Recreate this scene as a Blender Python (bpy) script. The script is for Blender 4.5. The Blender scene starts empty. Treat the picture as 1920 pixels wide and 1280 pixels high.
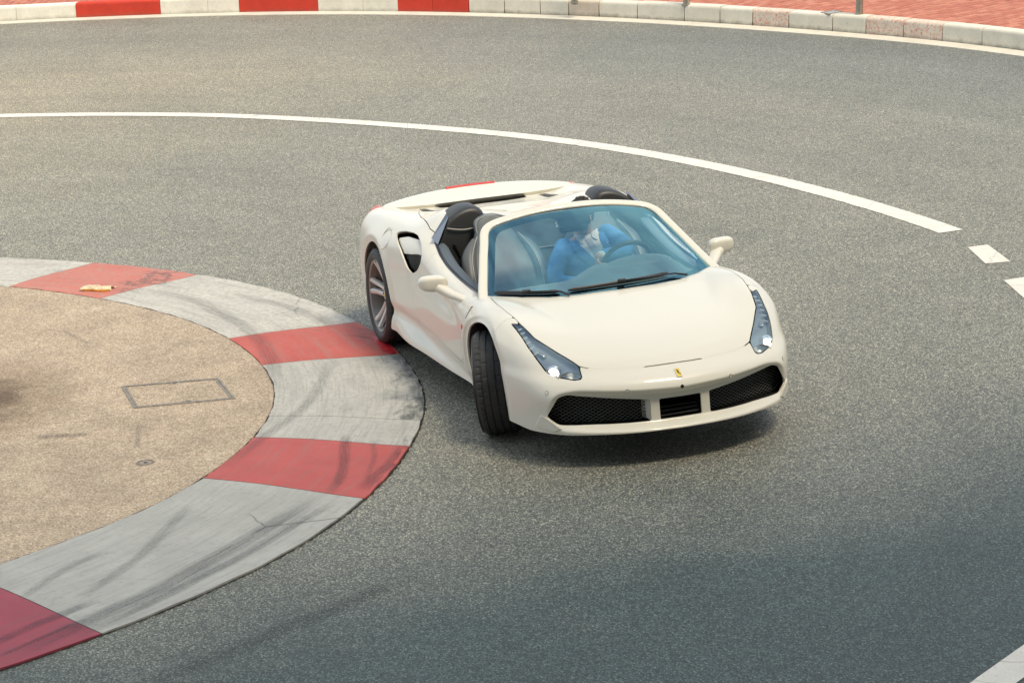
import bpy, bmesh, math, random
import numpy as np
from mathutils import Vector, Matrix
rng = np.random.default_rng(7)
random.seed(7)
scene = bpy.context.scene
COL = scene.collection
R = math.radians
# ------------------------------------------------------------------ camera
CAM_POS = np.array([15.86408, -5.25895, 4.92971])
def cam_rot(yaw, pitch, roll):
    f = np.array([math.cos(pitch)*math.cos(yaw), math.cos(pitch)*math.sin(yaw), -math.sin(pitch)])
    r = np.cross(f, [0, 0, 1.]); r /= np.linalg.norm(r); u = np.cross(r, f)
    return math.cos(roll)*r + math.sin(roll)*u, -math.sin(roll)*r + math.cos(roll)*u, f
_r, _u, _f = cam_rot(R(164.09571), R(14.70839), R(-3.88505))
cd = bpy.data.cameras.new('camera'); cam = bpy.data.objects.new('camera', cd); COL.objects.link(cam)
cam.matrix_world = Matrix(((_r[0], _u[0], -_f[0], CAM_POS[0]), (_r[1], _u[1], -_f[1], CAM_POS[1]), (_r[2], _u[2], -_f[2], CAM_POS[2]), (0, 0, 0, 1)))
cd.sensor_width = 36; cd.lens = 36*5118.957/1920; cd.clip_start = .5; cd.clip_end = 1500
scene.camera = cam
# ------------------------------------------------------------------ world and sun
SUN_EL, SUN_AZ = R(62), R(32)        # azimuth of the sun's position, from +x towards +y
world = bpy.data.worlds.new('World'); scene.world = world; world.use_nodes = True
wn, wl = world.node_tree.nodes, world.node_tree.links
wn.clear()
out = wn.new('ShaderNodeOutputWorld'); bg = wn.new('ShaderNodeBackground')
sky = wn.new('ShaderNodeTexSky'); sky.sky_type = 'NISHITA'; sky.sun_disc = False
sky.sun_elevation = SUN_EL; sky.sun_rotation = math.pi/2 - SUN_AZ
sky.air_density = 1.0; sky.dust_density = 2.0; sky.ozone_density = 1.0
tc = wn.new('ShaderNodeTexCoord'); nz = wn.new('ShaderNodeTexNoise'); nz.inputs['Scale'].default_value = 2.2; nz.inputs['Detail'].default_value = 6
wl.new(tc.outputs['Generated'], nz.inputs['Vector'])
rp = wn.new('ShaderNodeValToRGB'); rp.color_ramp.elements[0].position = .42; rp.color_ramp.elements[0].color = (.12, .12, .12, 1)
rp.color_ramp.elements[1].position = .60; rp.color_ramp.elements[1].color = (.92, .92, .92, 1)
wl.new(nz.outputs['Fac'], rp.inputs['Fac'])
mx = wn.new('ShaderNodeMix'); mx.data_type = 'RGBA'
wl.new(rp.outputs['Color'], mx.inputs['Factor']); wl.new(sky.outputs['Color'], mx.inputs['A'])
mx.inputs['B'].default_value = (7.5, 8.0, 8.2, 1)
wl.new(mx.outputs['Result'], bg.inputs['Color']); bg.inputs['Strength'].default_value = .07
wl.new(bg.outputs['Background'], out.inputs['Surface'])
sd_ = bpy.data.lights.new('sun', 'SUN'); sun = bpy.data.objects.new('sun', sd_); COL.objects.link(sun)
sd_.energy = 1.5; sd_.angle = R(17); sd_.color = (1, .87, .66)
sun.rotation_euler = Vector((math.cos(SUN_AZ)*math.cos(SUN_EL), math.sin(SUN_AZ)*math.cos(SUN_EL), math.sin(SUN_EL))).to_track_quat('Z', 'Y').to_euler()
vs = scene.view_settings; vs.view_transform = 'Standard'; vs.look = 'None'; vs.exposure = 1.1; vs.gamma = 1; vs.use_curve_mapping = False
scene.cycles.use_denoising = True
scene.cycles.max_bounces = 8; scene.cycles.transparent_max_bounces = 16

# ------------------------------------------------------------------ helpers
def empty(name, loc=(0, 0, 0), label=None, cat=None, group=None):
    o = bpy.data.objects.new(name, None); COL.objects.link(o); o.location = loc; o.empty_display_size = .2
    tag(o, label, cat, group); return o
def tag(o, label=None, cat=None, group=None, kind=None):
    if label: o['label'] = label
    if cat: o['category'] = cat
    if group: o['group'] = group
    if kind: o['kind'] = kind
    return o
def mesh_np(name, V, F, mat=None, parent=None, smooth=True, N=None, mi=None):
    """V (n,3); F list of index tuples or an (m,3) array; one mesh object"""
    me = bpy.data.meshes.new(name)
    V = np.asarray(V, dtype=np.float64)
    if isinstance(F, np.ndarray):
        k = F.shape[1]; m = len(F)
        me.vertices.add(len(V)); me.vertices.foreach_set('co', V.astype(np.float32).ravel())
        me.loops.add(m*k); me.loops.foreach_set('vertex_index', F.astype(np.int32).ravel())
        me.polygons.add(m); me.polygons.foreach_set('loop_start', np.arange(0, m*k, k, dtype=np.int32))
        me.update(calc_edges=True)
    else:
        me.from_pydata(V.tolist(), [], F); me.update()
    me.validate()
    if smooth: me.polygons.foreach_set('use_smooth', [True]*len(me.polygons))
    if mat is not None:
        for m_ in (mat if isinstance(mat, (list, tuple)) else [mat]): me.materials.append(m_)
    if mi is not None: me.polygons.foreach_set('material_index', np.asarray(mi, dtype=np.int32))
    if N is not None: me.normals_split_custom_set_from_vertices(np.asarray(N).tolist())
    o = bpy.data.objects.new(name, me); COL.objects.link(o)
    if parent is not None: o.parent = parent
    return o
def obj_bm(name, bm, mat, parent=None, smooth=True, angle=None):
    me = bpy.data.meshes.new(name); bm.normal_update(); bm.to_mesh(me); bm.free()
    if smooth: me.polygons.foreach_set('use_smooth', [True]*len(me.polygons))
    for m_ in (mat if isinstance(mat, (list, tuple)) else [mat]): me.materials.append(m_)
    if angle: me.set_sharp_from_angle(angle=R(angle))
    o = bpy.data.objects.new(name, me); COL.objects.link(o)
    if parent is not None: o.parent = parent
    return o
# ------------------------------------------------------------------ materials
def new_mat(name):
    m = bpy.data.materials.new(name); m.use_nodes = True
    nt = m.node_tree; return m, nt.nodes, nt.links, nt.nodes['Principled BSDF']
def simple(name, col, rough=.5, metal=0, spec=.5, coat=0, bump=0, bscale=200, var=0, vscale=8, emit=None):
    m, n, l, p = new_mat(name)
    p.inputs['Base Color'].default_value = (*col, 1); p.inputs['Roughness'].default_value = rough
    p.inputs['Metallic'].default_value = metal; p.inputs['Specular IOR Level'].default_value = spec
    if coat: p.inputs['Coat Weight'].default_value = coat; p.inputs['Coat Roughness'].default_value = .03
    if emit: p.inputs['Emission Color'].default_value = (*emit[0], 1); p.inputs['Emission Strength'].default_value = emit[1]
    if bump or var:
        t = n.new('ShaderNodeTexCoord')
        if bump:
            a = n.new('ShaderNodeTexNoise'); a.inputs['Scale'].default_value = bscale; a.inputs['Detail'].default_value = 4
            b = n.new('ShaderNodeBump'); b.inputs['Strength'].default_value = bump; b.inputs['Distance'].default_value = .002
            l.new(t.outputs['Object'], a.inputs['Vector']); l.new(a.outputs['Fac'], b.inputs['Height']); l.new(b.outputs['Normal'], p.inputs['Normal'])
        if var:
            a = n.new('ShaderNodeTexNoise'); a.inputs['Scale'].default_value = vscale; a.inputs['Detail'].default_value = 5
            r = n.new('ShaderNodeValToRGB'); r.color_ramp.elements[0].position = .3; r.color_ramp.elements[1].position = .7
            r.color_ramp.elements[0].color = (*[c*(1-var) for c in col], 1); r.color_ramp.elements[1].color = (*[min(1, c*(1+var)) for c in col], 1)
            l.new(t.outputs['Object'], a.inputs['Vector']); l.new(a.outputs['Fac'], r.inputs['Fac']); l.new(r.outputs['Color'], p.inputs['Base Color'])
    return m
M = {}
M['paint'] = simple('cream_white_paint', (.775, .752, .66), .35, coat=.6, spec=.32)
M['black'] = simple('black_plastic', (.012, .012, .012), .5)
M['gloss_black'] = simple('gloss_black', (.01, .01, .011), .12)
M['rubber'] = simple('tyre_rubber', (.034, .035, .035), .55, bump=.3, bscale=300, var=.25, vscale=20)
M['dark'] = simple('dark_void', (.004, .004, .004), .9)
M['under'] = simple('underbody', (.01, .01, .01), .8)
def glass_mat(name, tint, refl, ior=1.5, rough=.0, gcol=(1, 1, 1)):
    m, n, l, p = new_mat(name); n.remove(p)
    o = n['Material Output']; t = n.new('ShaderNodeBsdfTransparent'); t.inputs['Color'].default_value = (*tint, 1)
    g = n.new('ShaderNodeBsdfGlossy'); g.inputs['Roughness'].default_value = rough; g.inputs['Color'].default_value = (*gcol, 1)
    fr = n.new('ShaderNodeFresnel'); fr.inputs['IOR'].default_value = ior
    mr = n.new('ShaderNodeMapRange'); mr.inputs['To Min'].default_value = refl; mr.inputs['To Max'].default_value = 1
    mx = n.new('ShaderNodeMixShader'); l.new(fr.outputs['Fac'], mr.inputs['Value']); l.new(mr.outputs['Result'], mx.inputs['Fac'])
    l.new(t.outputs[0], mx.inputs[1]); l.new(g.outputs[0], mx.inputs[2]); l.new(mx.outputs[0], o.inputs['Surface']); return m
M['lens'] = glass_mat('headlight_cover', (.82, .88, .92), .16, gcol=(.70, .88, 1))
M['glass'] = glass_mat('windscreen_glass', (.84, .95, .96), .23, 1.5, gcol=(.42, .88, 1))
M['lamp_house'] = simple('lamp_housing_grey', (.42, .45, .47), .35, metal=.3)
M['strip'] = simple('light_strip_white', (.75, .74, .72), .25, coat=.5)
M['lamp_lit'] = simple('lit_projector', (.9, .9, .85), .1, emit=((1, .93, .80), 2.5))
M['bulb'] = simple('lit_bulb', (.9, .9, .8), .2, emit=((1, .9, .7), .4))
M['chrome'] = simple('chrome', (.75, .75, .74), .12, metal=1)
M['chrome_dark'] = simple('dark_chrome', (.10, .10, .10), .25, metal=.8)
M['mesh'] = simple('grille_wire', (.15, .16, .155), .4, metal=.3)
M['black_satin'] = simple('satin_black', (.03, .03, .032), .35)
M['red_lens'] = simple('red_lens', (.62, .03, .035), .5)
M['amber'] = simple('amber_lens', (.75, .16, .02), .25, coat=.5)
M['badge_yellow'] = simple('badge_yellow', (.80, .58, .05), .3, coat=.5)
M['groove'] = simple('groove_grey', (.25, .24, .20), .5)
M['seam'] = simple('seam_shadow', (.55, .53, .46), .4)
M['leather'] = simple('dark_leather', (.034, .036, .038), .42, bump=.25, bscale=260)
M['leather_grey'] = simple('grey_leather', (.17, .20, .21), .5, bump=.2, bscale=260)
M['stitch'] = simple('pale_stitching', (.45, .44, .42), .7)
M['rim'] = simple('rim_metal', (.68, .67, .63), .35, metal=.25)
M['disc'] = simple('brake_disc', (.22, .22, .22), .4, metal=.6)
M['caliper'] = simple('caliper', (.35, .30, .05), .4)
M['frit'] = simple('screen_border_black', (.02, .03, .045), .25)
M['white_plastic'] = simple('white_plastic', (.75, .75, .72), .4)
M['sticker'] = simple('sticker_paper', (.55, .66, .70), .6)
M['mirror'] = simple('mirror_silver', (.8, .82, .85), .03, metal=1)
M['mirror_dark'] = simple('dark_mirror', (.30, .33, .36), .04, metal=1)
M['leather_sky'] = simple('door_top_leather', (.10, .125, .15), .35, bump=.2, bscale=260)  # sky reflection on the door tops put into the leather colour
M['tail_lens'] = simple('tail_lens', (.65, .10, .03), .2, coat=.6)
M['rim_barrel'] = simple('rim_barrel', (.24, .235, .22), .45, metal=.5)
M['seat_leather'] = simple('seat_leather', (.10, .112, .118), .45, bump=.25, bscale=260)
M['reflector'] = simple('lamp_reflector', (.72, .71, .66), .22, metal=.55)
# ------------------------------------------------------------------ shape helpers
def spl_mat(xs, q):
    """natural cubic spline on knots xs as a linear operator sampled at q"""
    xs = np.asarray(xs, float); n = len(xs); h = np.diff(xs)
    A = np.zeros((n, n)); B = np.zeros((n, n)); A[0, 0] = A[-1, -1] = 1
    for i in range(1, n-1):
        A[i, i-1] = h[i-1]; A[i, i] = 2*(h[i-1]+h[i]); A[i, i+1] = h[i]
        B[i, i-1] = 6/h[i-1]; B[i, i] = -6/h[i-1]-6/h[i]; B[i, i+1] = 6/h[i]
    M2 = np.linalg.solve(A, B)
    q = np.clip(np.asarray(q, float), xs[0], xs[-1]); k = np.clip(np.searchsorted(xs, q)-1, 0, n-2)
    a = (xs[k+1]-q)/h[k]; b = (q-xs[k])/h[k]; W = np.zeros((len(q), n)); r = np.arange(len(q))
    W[r, k] += a; W[r, k+1] += b
    return W + ((a**3-a)*h[k]**2/6)[:, None]*M2[k] + ((b**3-b)*h[k]**2/6)[:, None]*M2[k+1]
def spl1(xs, ys, q):
    o = np.argsort(xs); return spl_mat(np.asarray(xs, float)[o], np.ravel(q)) @ np.asarray(ys, float)[o]
def sst(x): x = np.clip(x, 0, 1); return x*x*(3-2*x)
def loft(rings, caps=True, closed=True):
    rings = [np.asarray(r, float) for r in rings]; k = len(rings[0]); V = np.concatenate(rings); F = []
    kk = k if closed else k-1
    for i in range(len(rings)-1):
        for j in range(kk):
            a, b = i*k+j, i*k+(j+1) % k; F.append((a, b, b+k, a+k))
    if caps and closed: F.append(tuple(range(k))[::-1]); F.append(tuple(range((len(rings)-1)*k, len(rings)*k)))
    return V, F
def merge(parts):
    V, F, n = [], [], 0
    for v, f in parts:
        v = np.asarray(v, float); V.append(v); F += [tuple(int(q)+n for q in t) for t in f]; n += len(v)
    return np.concatenate(V), F
def frames(path, up=(0, 0, 1)):
    p = np.asarray(path, float); t = np.gradient(p, axis=0); t /= np.linalg.norm(t, axis=1)[:, None]
    up = np.broadcast_to(np.asarray(up, float), p.shape); s = np.cross(t, up); n = np.linalg.norm(s, axis=1)[:, None]
    s = np.where(n > 1e-4, s/np.maximum(n, 1e-4), [1, 0, 0]); return p, t, s, np.cross(s, t)
def sweep(path, prof, up=(0, 0, 1), scale=None, caps=True):
    p, t, s, u = frames(path, up); prof = np.asarray(prof, float); R_ = []
    for i in range(len(p)):
        k = 1 if scale is None else scale[i]; R_.append(p[i]+np.outer(prof[:, 0]*k, s[i])+np.outer(prof[:, 1]*k, u[i]))
    return loft(R_, caps)
def ngon(r, k=8, sy=1.0): a = np.linspace(0, 2*np.pi, k, endpoint=False); return np.c_[r*np.cos(a), r*sy*np.sin(a)]
def supell(a, b, e=2.6, k=24):
    t = np.linspace(0, 2*np.pi, k, endpoint=False); c, s = np.cos(t), np.sin(t)
    return np.c_[a*np.sign(c)*np.abs(c)**(2/e), b*np.sign(s)*np.abs(s)**(2/e)]
def tube(path, r, k=8, scale=None): return sweep(path, ngon(r, k), scale=scale)
def smooth_path(pts, n=40):
    p = np.asarray(pts, float); d = np.r_[0, np.cumsum(np.linalg.norm(np.diff(p, axis=0), axis=1))]
    q = np.linspace(0, d[-1], n); return spl_mat(d, q) @ p
def box(c_, s_, rot=None, bev=0.0):
    x, y, z = np.asarray(s_, float)/2
    if bev:
        b = min(bev, x*.9, y*.9, z*.9); V = []
        rings = []
        for zz, ins in ((-z, b), (-z+b, 0), (z-b, 0), (z, b)):
            X, Y = x-ins, y-ins; rings.append([(X-b, -Y, zz), (X, -Y+b, zz), (X, Y-b, zz), (X-b, Y, zz), (-X+b, Y, zz), (-X, Y-b, zz), (-X, -Y+b, zz), (-X+b, -Y, zz)])
        V, F = loft(rings)
    else:
        V, F = loft([[(x, -y, -z), (x, y, -z), (-x, y, -z), (-x, -y, -z)], [(x, -y, z), (x, y, z), (-x, y, z), (-x, -y, z)]])
    if rot is not None: V = V @ np.asarray(rot).T
    return V+np.asarray(c_, float), F
def rotz(a): c, s = math.cos(a), math.sin(a); return np.array([[c, -s, 0], [s, c, 0], [0, 0, 1.]])
def rotx(a): c, s = math.cos(a), math.sin(a); return np.array([[1, 0, 0], [0, c, -s], [0, s, c]])
def roty(a): c, s = math.cos(a), math.sin(a); return np.array([[c, 0, s], [0, 1, 0], [-s, 0, c]])
def revolve(prof, n=48, axis='y'):
    """profile of (radius, along-axis) turned round the y axis"""
    R_ = []
    for a in np.linspace(0, 2*np.pi, n, endpoint=False):
        R_.append([(r*math.cos(a), y, r*math.sin(a)) for r, y in prof])
    V = np.concatenate(R_); k = len(prof); F = []
    for i in range(n):
        for j in range(k-1):
            a, b = i*k+j, ((i+1) % n)*k+j; F.append((a, a+1, b+1, b))
    return np.asarray(V), F
def ell(c_, r_, rot=None, nu=20, nv=12, e=1.0):
    V = []
    for i in range(nv+1):
        th = np.pi*i/nv
        for j in range(nu):
            a = 2*np.pi*j/nu; f_ = lambda v: np.sign(v)*abs(v)**e
            V.append((r_[0]*f_(math.sin(th))*f_(math.cos(a)), r_[1]*f_(math.sin(th))*f_(math.sin(a)), r_[2]*f_(math.cos(th))))
    F = [(i*nu+j, (i+1)*nu+j, (i+1)*nu+(j+1) % nu, i*nu+(j+1) % nu) for i in range(nv) for j in range(nu)]
    V = np.array(V)
    if rot is not None: V = V @ np.asarray(rot).T
    return V+np.asarray(c_, float), F
def part(name, vf, mat, parent, smooth=True, angle=35, flip_y=False):
    V, F = vf; V = np.asarray(V, float)
    if flip_y: V = V*[1, -1, 1]; F = [tuple(f)[::-1] for f in F]
    o = mesh_np(name, V, [tuple(int(i) for i in f) for f in F], mat, parent, smooth)
    bm = bmesh.new(); bm.from_mesh(o.data); bmesh.ops.remove_doubles(bm, verts=bm.verts, dist=1e-5); bmesh.ops.recalc_face_normals(bm, faces=bm.faces); bm.to_mesh(o.data); bm.free()
    if smooth:
        o.data.polygons.foreach_set('use_smooth', [True]*len(o.data.polygons))
        if angle: o.data.set_sharp_from_angle(angle=R(angle))
    return o
# ------------------------------------------------------------------ ground materials
def math_node(n, l, op, a, b=None):
    m = n.new('ShaderNodeMath'); m.operation = op
    for i, v in enumerate((a, b)):
        if v is None: continue
        if isinstance(v, (int, float)): m.inputs[i].default_value = v
        else: l.new(v, m.inputs[i])
    return m.outputs[0]
def ramp(n, l, fac, stops, interp='LINEAR'):
    r = n.new('ShaderNodeValToRGB'); cr = r.color_ramp; cr.interpolation = interp
    while len(cr.elements) > 1: cr.elements.remove(cr.elements[-1])
    for i, (p, c_) in enumerate(stops):
        e = cr.elements[0] if i == 0 else cr.elements.new(p)
        e.position = p; e.color = (*(c_ if isinstance(c_, (tuple, list)) else (c_,)*3), 1)
    l.new(fac, r.inputs['Fac']); return r.outputs['Color']
def noise(n, l, vec, scale, detail=4, rough=.55, dist=0):
    t = n.new('ShaderNodeTexNoise'); t.inputs['Scale'].default_value = scale; t.inputs['Detail'].default_value = detail
    t.inputs['Roughness'].default_value = rough; t.inputs['Distortion'].default_value = dist
    if vec is not None: l.new(vec, t.inputs['Vector'])
    return t.outputs['Fac']
def voro(n, l, vec, scale, feature='F1', out='Color'):
    t = n.new('ShaderNodeTexVoronoi'); t.feature = feature; t.inputs['Scale'].default_value = scale
    if vec is not None: l.new(vec, t.inputs['Vector'])
    return t.outputs[out]
def mixc(n, l, fac, a, b, mode='MIX'):
    m = n.new('ShaderNodeMix'); m.data_type = 'RGBA'; m.blend_type = mode
    for key, v in (('Factor', fac), ('A', a), ('B', b)):
        if isinstance(v, (int, float)): m.inputs[key].default_value = v if key == 'Factor' else (v, v, v, 1)
        elif isinstance(v, tuple): m.inputs[key].default_value = (*v, 1)
        else: l.new(v, m.inputs[key])
    return m.outputs['Result']
def mapping(n, l, vec, scale): m = n.new('ShaderNodeMapping'); m.inputs['Scale'].default_value = scale; l.new(vec, m.inputs['Vector']); return m.outputs['Vector']
def bump(n, l, h, s, d, p):
    b = n.new('ShaderNodeBump'); b.inputs['Strength'].default_value = s; b.inputs['Distance'].default_value = d; l.new(h, b.inputs['Height']); l.new(b.outputs['Normal'], p.inputs['Normal'])
def asphalt_mat():
    m, n, l, p = new_mat('asphalt'); tc = n.new('ShaderNodeTexCoord').outputs['Object']
    v1 = voro(n, l, tc, 120); sep = n.new('ShaderNodeSeparateColor'); l.new(v1, sep.inputs[0])
    stone = ramp(n, l, sep.outputs[0], [(0, (.095, .100, .095)), (.40, (.158, .163, .150)), (.68, (.262, .266, .242)), (.90, (.42, .415, .365)), (1, (.68, .65, .55))])
    d = voro(n, l, tc, 120, 'F1', 'Distance'); gapc = ramp(n, l, d, [(0, 1.0), (.45, 1.0), (.75, .45)])
    c_ = mixc(n, l, 1.0, stone, gapc, 'MULTIPLY')
    fine = ramp(n, l, noise(n, l, tc, 420, 3), [(.25, .70), (.75, 1.30)]); c_ = mixc(n, l, 1.0, c_, fine, 'MULTIPLY')
    big = ramp(n, l, noise(n, l, tc, .55, 6, .6, .5), [(.30, .92), (.72, 1.08)]); c_ = mixc(n, l, 1.0, c_, big, 'MULTIPLY')
    mid = ramp(n, l, noise(n, l, tc, 3.5, 5, .65), [(.30, .95), (.70, 1.05)]); c_ = mixc(n, l, 1.0, c_, mid, 'MULTIPLY')
    # stretched traces of traffic running round the bend (distance from the centre of the bend)
    sx = n.new('ShaderNodeSeparateXYZ'); l.new(tc, sx.inputs[0])
    dx = math_node(n, l, 'ADD', sx.outputs[0], 3.3); dy = math_node(n, l, 'ADD', sx.outputs[1], 9.3)
    rr = math_node(n, l, 'SQRT', math_node(n, l, 'ADD', math_node(n, l, 'MULTIPLY', dx, dx), math_node(n, l, 'MULTIPLY', dy, dy)))
    an = math_node(n, l, 'ARCTAN2', dy, dx); cv = n.new('ShaderNodeCombineXYZ'); l.new(rr, cv.inputs[0]); l.new(math_node(n, l, 'MULTIPLY', an, 1.2), cv.inputs[1])
    tr = ramp(n, l, noise(n, l, cv.outputs[0], 1.3, 5, .6), [(.32, .90), (.5, 1.0), (.72, 1.07)]); c_ = mixc(n, l, 1.0, c_, tr, 'MULTIPLY')
    # the outer lane is an older, greyer mat than the inner one
    lane = ramp(n, l, math_node(n, l, 'DIVIDE', rr, 30), [(.0, (1.2, 1.15, 1.04)), (.44, (1.2, 1.15, 1.04)), (.53, (1.18, 1.13, 1.03)), (.59, (1.0, .99, .95)), (.63, (.88, .88, .86))]); c_ = mixc(n, l, 1.0, c_, lane, 'MULTIPLY')
    wn_ = ramp(n, l, noise(n, l, tc, 1.8, 6, .7), [(.60, 1), (.70, .88)]); c_ = mixc(n, l, 1.0, c_, wn_, 'MULTIPLY')
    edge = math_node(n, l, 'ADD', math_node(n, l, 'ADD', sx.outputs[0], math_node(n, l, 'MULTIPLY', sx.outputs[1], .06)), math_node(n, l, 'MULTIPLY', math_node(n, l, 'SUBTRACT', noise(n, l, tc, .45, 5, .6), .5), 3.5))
    near_shade = ramp(n, l, math_node(n, l, 'DIVIDE', math_node(n, l, 'ADD', edge, 4), 10), [(.45, (1, 1, 1)), (.74, (.25, .365, .42))]); c_ = mixc(n, l, 1.0, c_, near_shade, 'MULTIPLY')  # near-side shade put into the asphalt colour: darker and bluer
    lit_far = math_node(n, l, 'ADD', math_node(n, l, 'ADD', math_node(n, l, 'MULTIPLY', sx.outputs[0], -.8), math_node(n, l, 'MULTIPLY', sx.outputs[1], -.6)), math_node(n, l, 'MULTIPLY', math_node(n, l, 'SUBTRACT', noise(n, l, tc, .3, 5, .6), .5), 6))
    c_ = mixc(n, l, 1.0, c_, ramp(n, l, math_node(n, l, 'DIVIDE', lit_far, 20), [(.15, (.92, .94, .95)), (.42, (1.0, 1.0, .98)), (.68, (1.32, 1.20, 1.05))]), 'MULTIPLY')  # warm light of the far left put into the asphalt colour
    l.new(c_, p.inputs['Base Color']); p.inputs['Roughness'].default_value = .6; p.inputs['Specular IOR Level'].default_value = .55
    h = mixc(n, l, .35, d, noise(n, l, tc, 300, 3)); bump(n, l, h, .38, .005, p); return m
def island_mat():
    m, n, l, p = new_mat('exposed_aggregate'); tc = n.new('ShaderNodeTexCoord').outputs['Object']
    sep = n.new('ShaderNodeSeparateColor'); l.new(voro(n, l, tc, 105), sep.inputs[0])
    c_ = ramp(n, l, sep.outputs[0], [(0, (.31, .235, .165)), (.35, (.44, .345, .245)), (.75, (.53, .43, .315)), (1, (.66, .56, .44))])
    d = voro(n, l, tc, 105, 'F1', 'Distance'); c_ = mixc(n, l, 1.0, c_, ramp(n, l, d, [(.0, 1.0), (.45, 1.0), (.8, .68)]), 'MULTIPLY')
    c_ = mixc(n, l, 1.0, c_, ramp(n, l, noise(n, l, tc, 2.2, 6, .65), [(.28, .80), (.7, 1.12)]), 'MULTIPLY')
    c_ = mixc(n, l, 1.0, c_, ramp(n, l, noise(n, l, tc, 14, 5, .7), [(.35, .88), (.65, 1.08)]), 'MULTIPLY')
    # dark brownish patch at the middle of the island
    sx = n.new('ShaderNodeSeparateXYZ'); l.new(tc, sx.inputs[0])
    dx = math_node(n, l, 'ADD', sx.outputs[0], 2.55); dy = math_node(n, l, 'ADD', sx.outputs[1], 3.95)
    rr = math_node(n, l, 'SQRT', math_node(n, l, 'ADD', math_node(n, l, 'MULTIPLY', math_node(n, l, 'MULTIPLY', dx, dx), .45), math_node(n, l, 'MULTIPLY', dy, dy)))
    rr = math_node(n, l, 'ADD', rr, math_node(n, l, 'MULTIPLY', math_node(n, l, 'SUBTRACT', noise(n, l, tc, 3.5, 6, .7), .5), .55))
    st = ramp(n, l, rr, [(.0, (.16, .13, .11)), (.25, (.35, .30, .26)), (.55, (.80, .77, .73)), (.85, (1, 1, 1))]); c_ = mixc(n, l, 1.0, c_, st, 'MULTIPLY')
    l.new(c_, p.inputs['Base Color']); p.inputs['Roughness'].default_value = .8
    bump(n, l, mixc(n, l, .3, d, noise(n, l, tc, 260, 3)), .5, .006, p); return m
def slab_mat(name, base, under, wear, outer_grime, hue=.10):
    """painted concrete with scuffs running along the kerb; uv = (metres along, metres across)"""
    m, n, l, p = new_mat(name); uv = n.new('ShaderNodeUVMap').outputs['UV']; tc = n.new('ShaderNodeTexCoord').outputs['Object']
    c_ = mixc(n, l, ramp(n, l, noise(n, l, tc, 3.0, 6, .65), [(.3, 0.0), (.7, 1.0)]), tuple(b*(1-hue) for b in base), tuple(min(1, b*(1+hue)) for b in base))
    st = noise(n, l, mapping(n, l, uv, (.9, 13, 1)), 1.0, 7, .72, .4)
    c_ = mixc(n, l, ramp(n, l, st, [(.50, 0.0), (.70, .45)]), c_, under)
    st2 = noise(n, l, mapping(n, l, uv, (2.5, 60, 1)), 1.0, 5, .7, .2)
    c_ = mixc(n, l, ramp(n, l, st2, [(.50, 0.0), (.72, .50)]), c_, tuple(u*.8 for u in under))
    sp = noise(n, l, tc, 26, 7, .75); c_ = mixc(n, l, ramp(n, l, sp, [(.56-wear, 0.0), (.72-wear, .55)]), c_, under)
    su = n.new('ShaderNodeSeparateXYZ'); l.new(uv, su.inputs[0])
    og = math_node(n, l, 'ADD', math_node(n, l, 'MULTIPLY', su.outputs[1], 1.15), math_node(n, l, 'MULTIPLY', noise(n, l, mapping(n, l, uv, (2.2, 5, 1)), 1.6, 7, .75), 1.3))
    c_ = mixc(n, l, ramp(n, l, math_node(n, l, 'DIVIDE', og, 4), [((2.15-1.2*outer_grime)/4, 0.0), ((2.42-1.2*outer_grime)/4, .92)]), c_, (.05, .06, .06))
    ck = voro(n, l, mixc(n, l, .12, tc, noise(n, l, tc, 5, 5, .7)), .55, 'DISTANCE_TO_EDGE', 'Distance'); c_ = mixc(n, l, mixc(n, l, 1.0, ramp(n, l, ck, [(.0018, .75), (.004, 0.0)]), ramp(n, l, noise(n, l, tc, 1.1, 3), [(.5, 0.0), (.56, 1.0)]), 'MULTIPLY'), c_, (.07, .065, .06))
    pin = voro(n, l, tc, 55, 'F1', 'Distance'); c_ = mixc(n, l, ramp(n, l, pin, [(.04, .5), (.10, 0.0)]), c_, (.06, .06, .06))
    l.new(c_, p.inputs['Base Color']); p.inputs['Roughness'].default_value = .68
    bump(n, l, mixc(n, l, .5, noise(n, l, tc, 120, 6, .7), sp), .28, .004, p); return m
def line_mat():
    m, n, l, p = new_mat('road_paint_white'); tc = n.new('ShaderNodeTexCoord').outputs['Object']
    c_ = mixc(n, l, ramp(n, l, noise(n, l, tc, 5, 7, .7), [(.35, 0.0), (.7, 1.0)]), (.78, .75, .68), (.68, .65, .575))
    c_ = mixc(n, l, ramp(n, l, noise(n, l, tc, 70, 5, .7), [(.60, 0.0), (.70, .75)]), c_, (.10, .10, .10))
    ck = voro(n, l, mixc(n, l, .08, tc, n.new('ShaderNodeTexNoise').outputs['Color']), 1.4, 'DISTANCE_TO_EDGE', 'Distance'); c_ = mixc(n, l, ramp(n, l, ck, [(.003, .35), (.007, 0.0)]), c_, (.12, .12, .12))
    l.new(c_, p.inputs['Base Color']); p.inputs['Roughness'].default_value = .6; bump(n, l, noise(n, l, tc, 160, 4), .3, .004, p); return m
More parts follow.
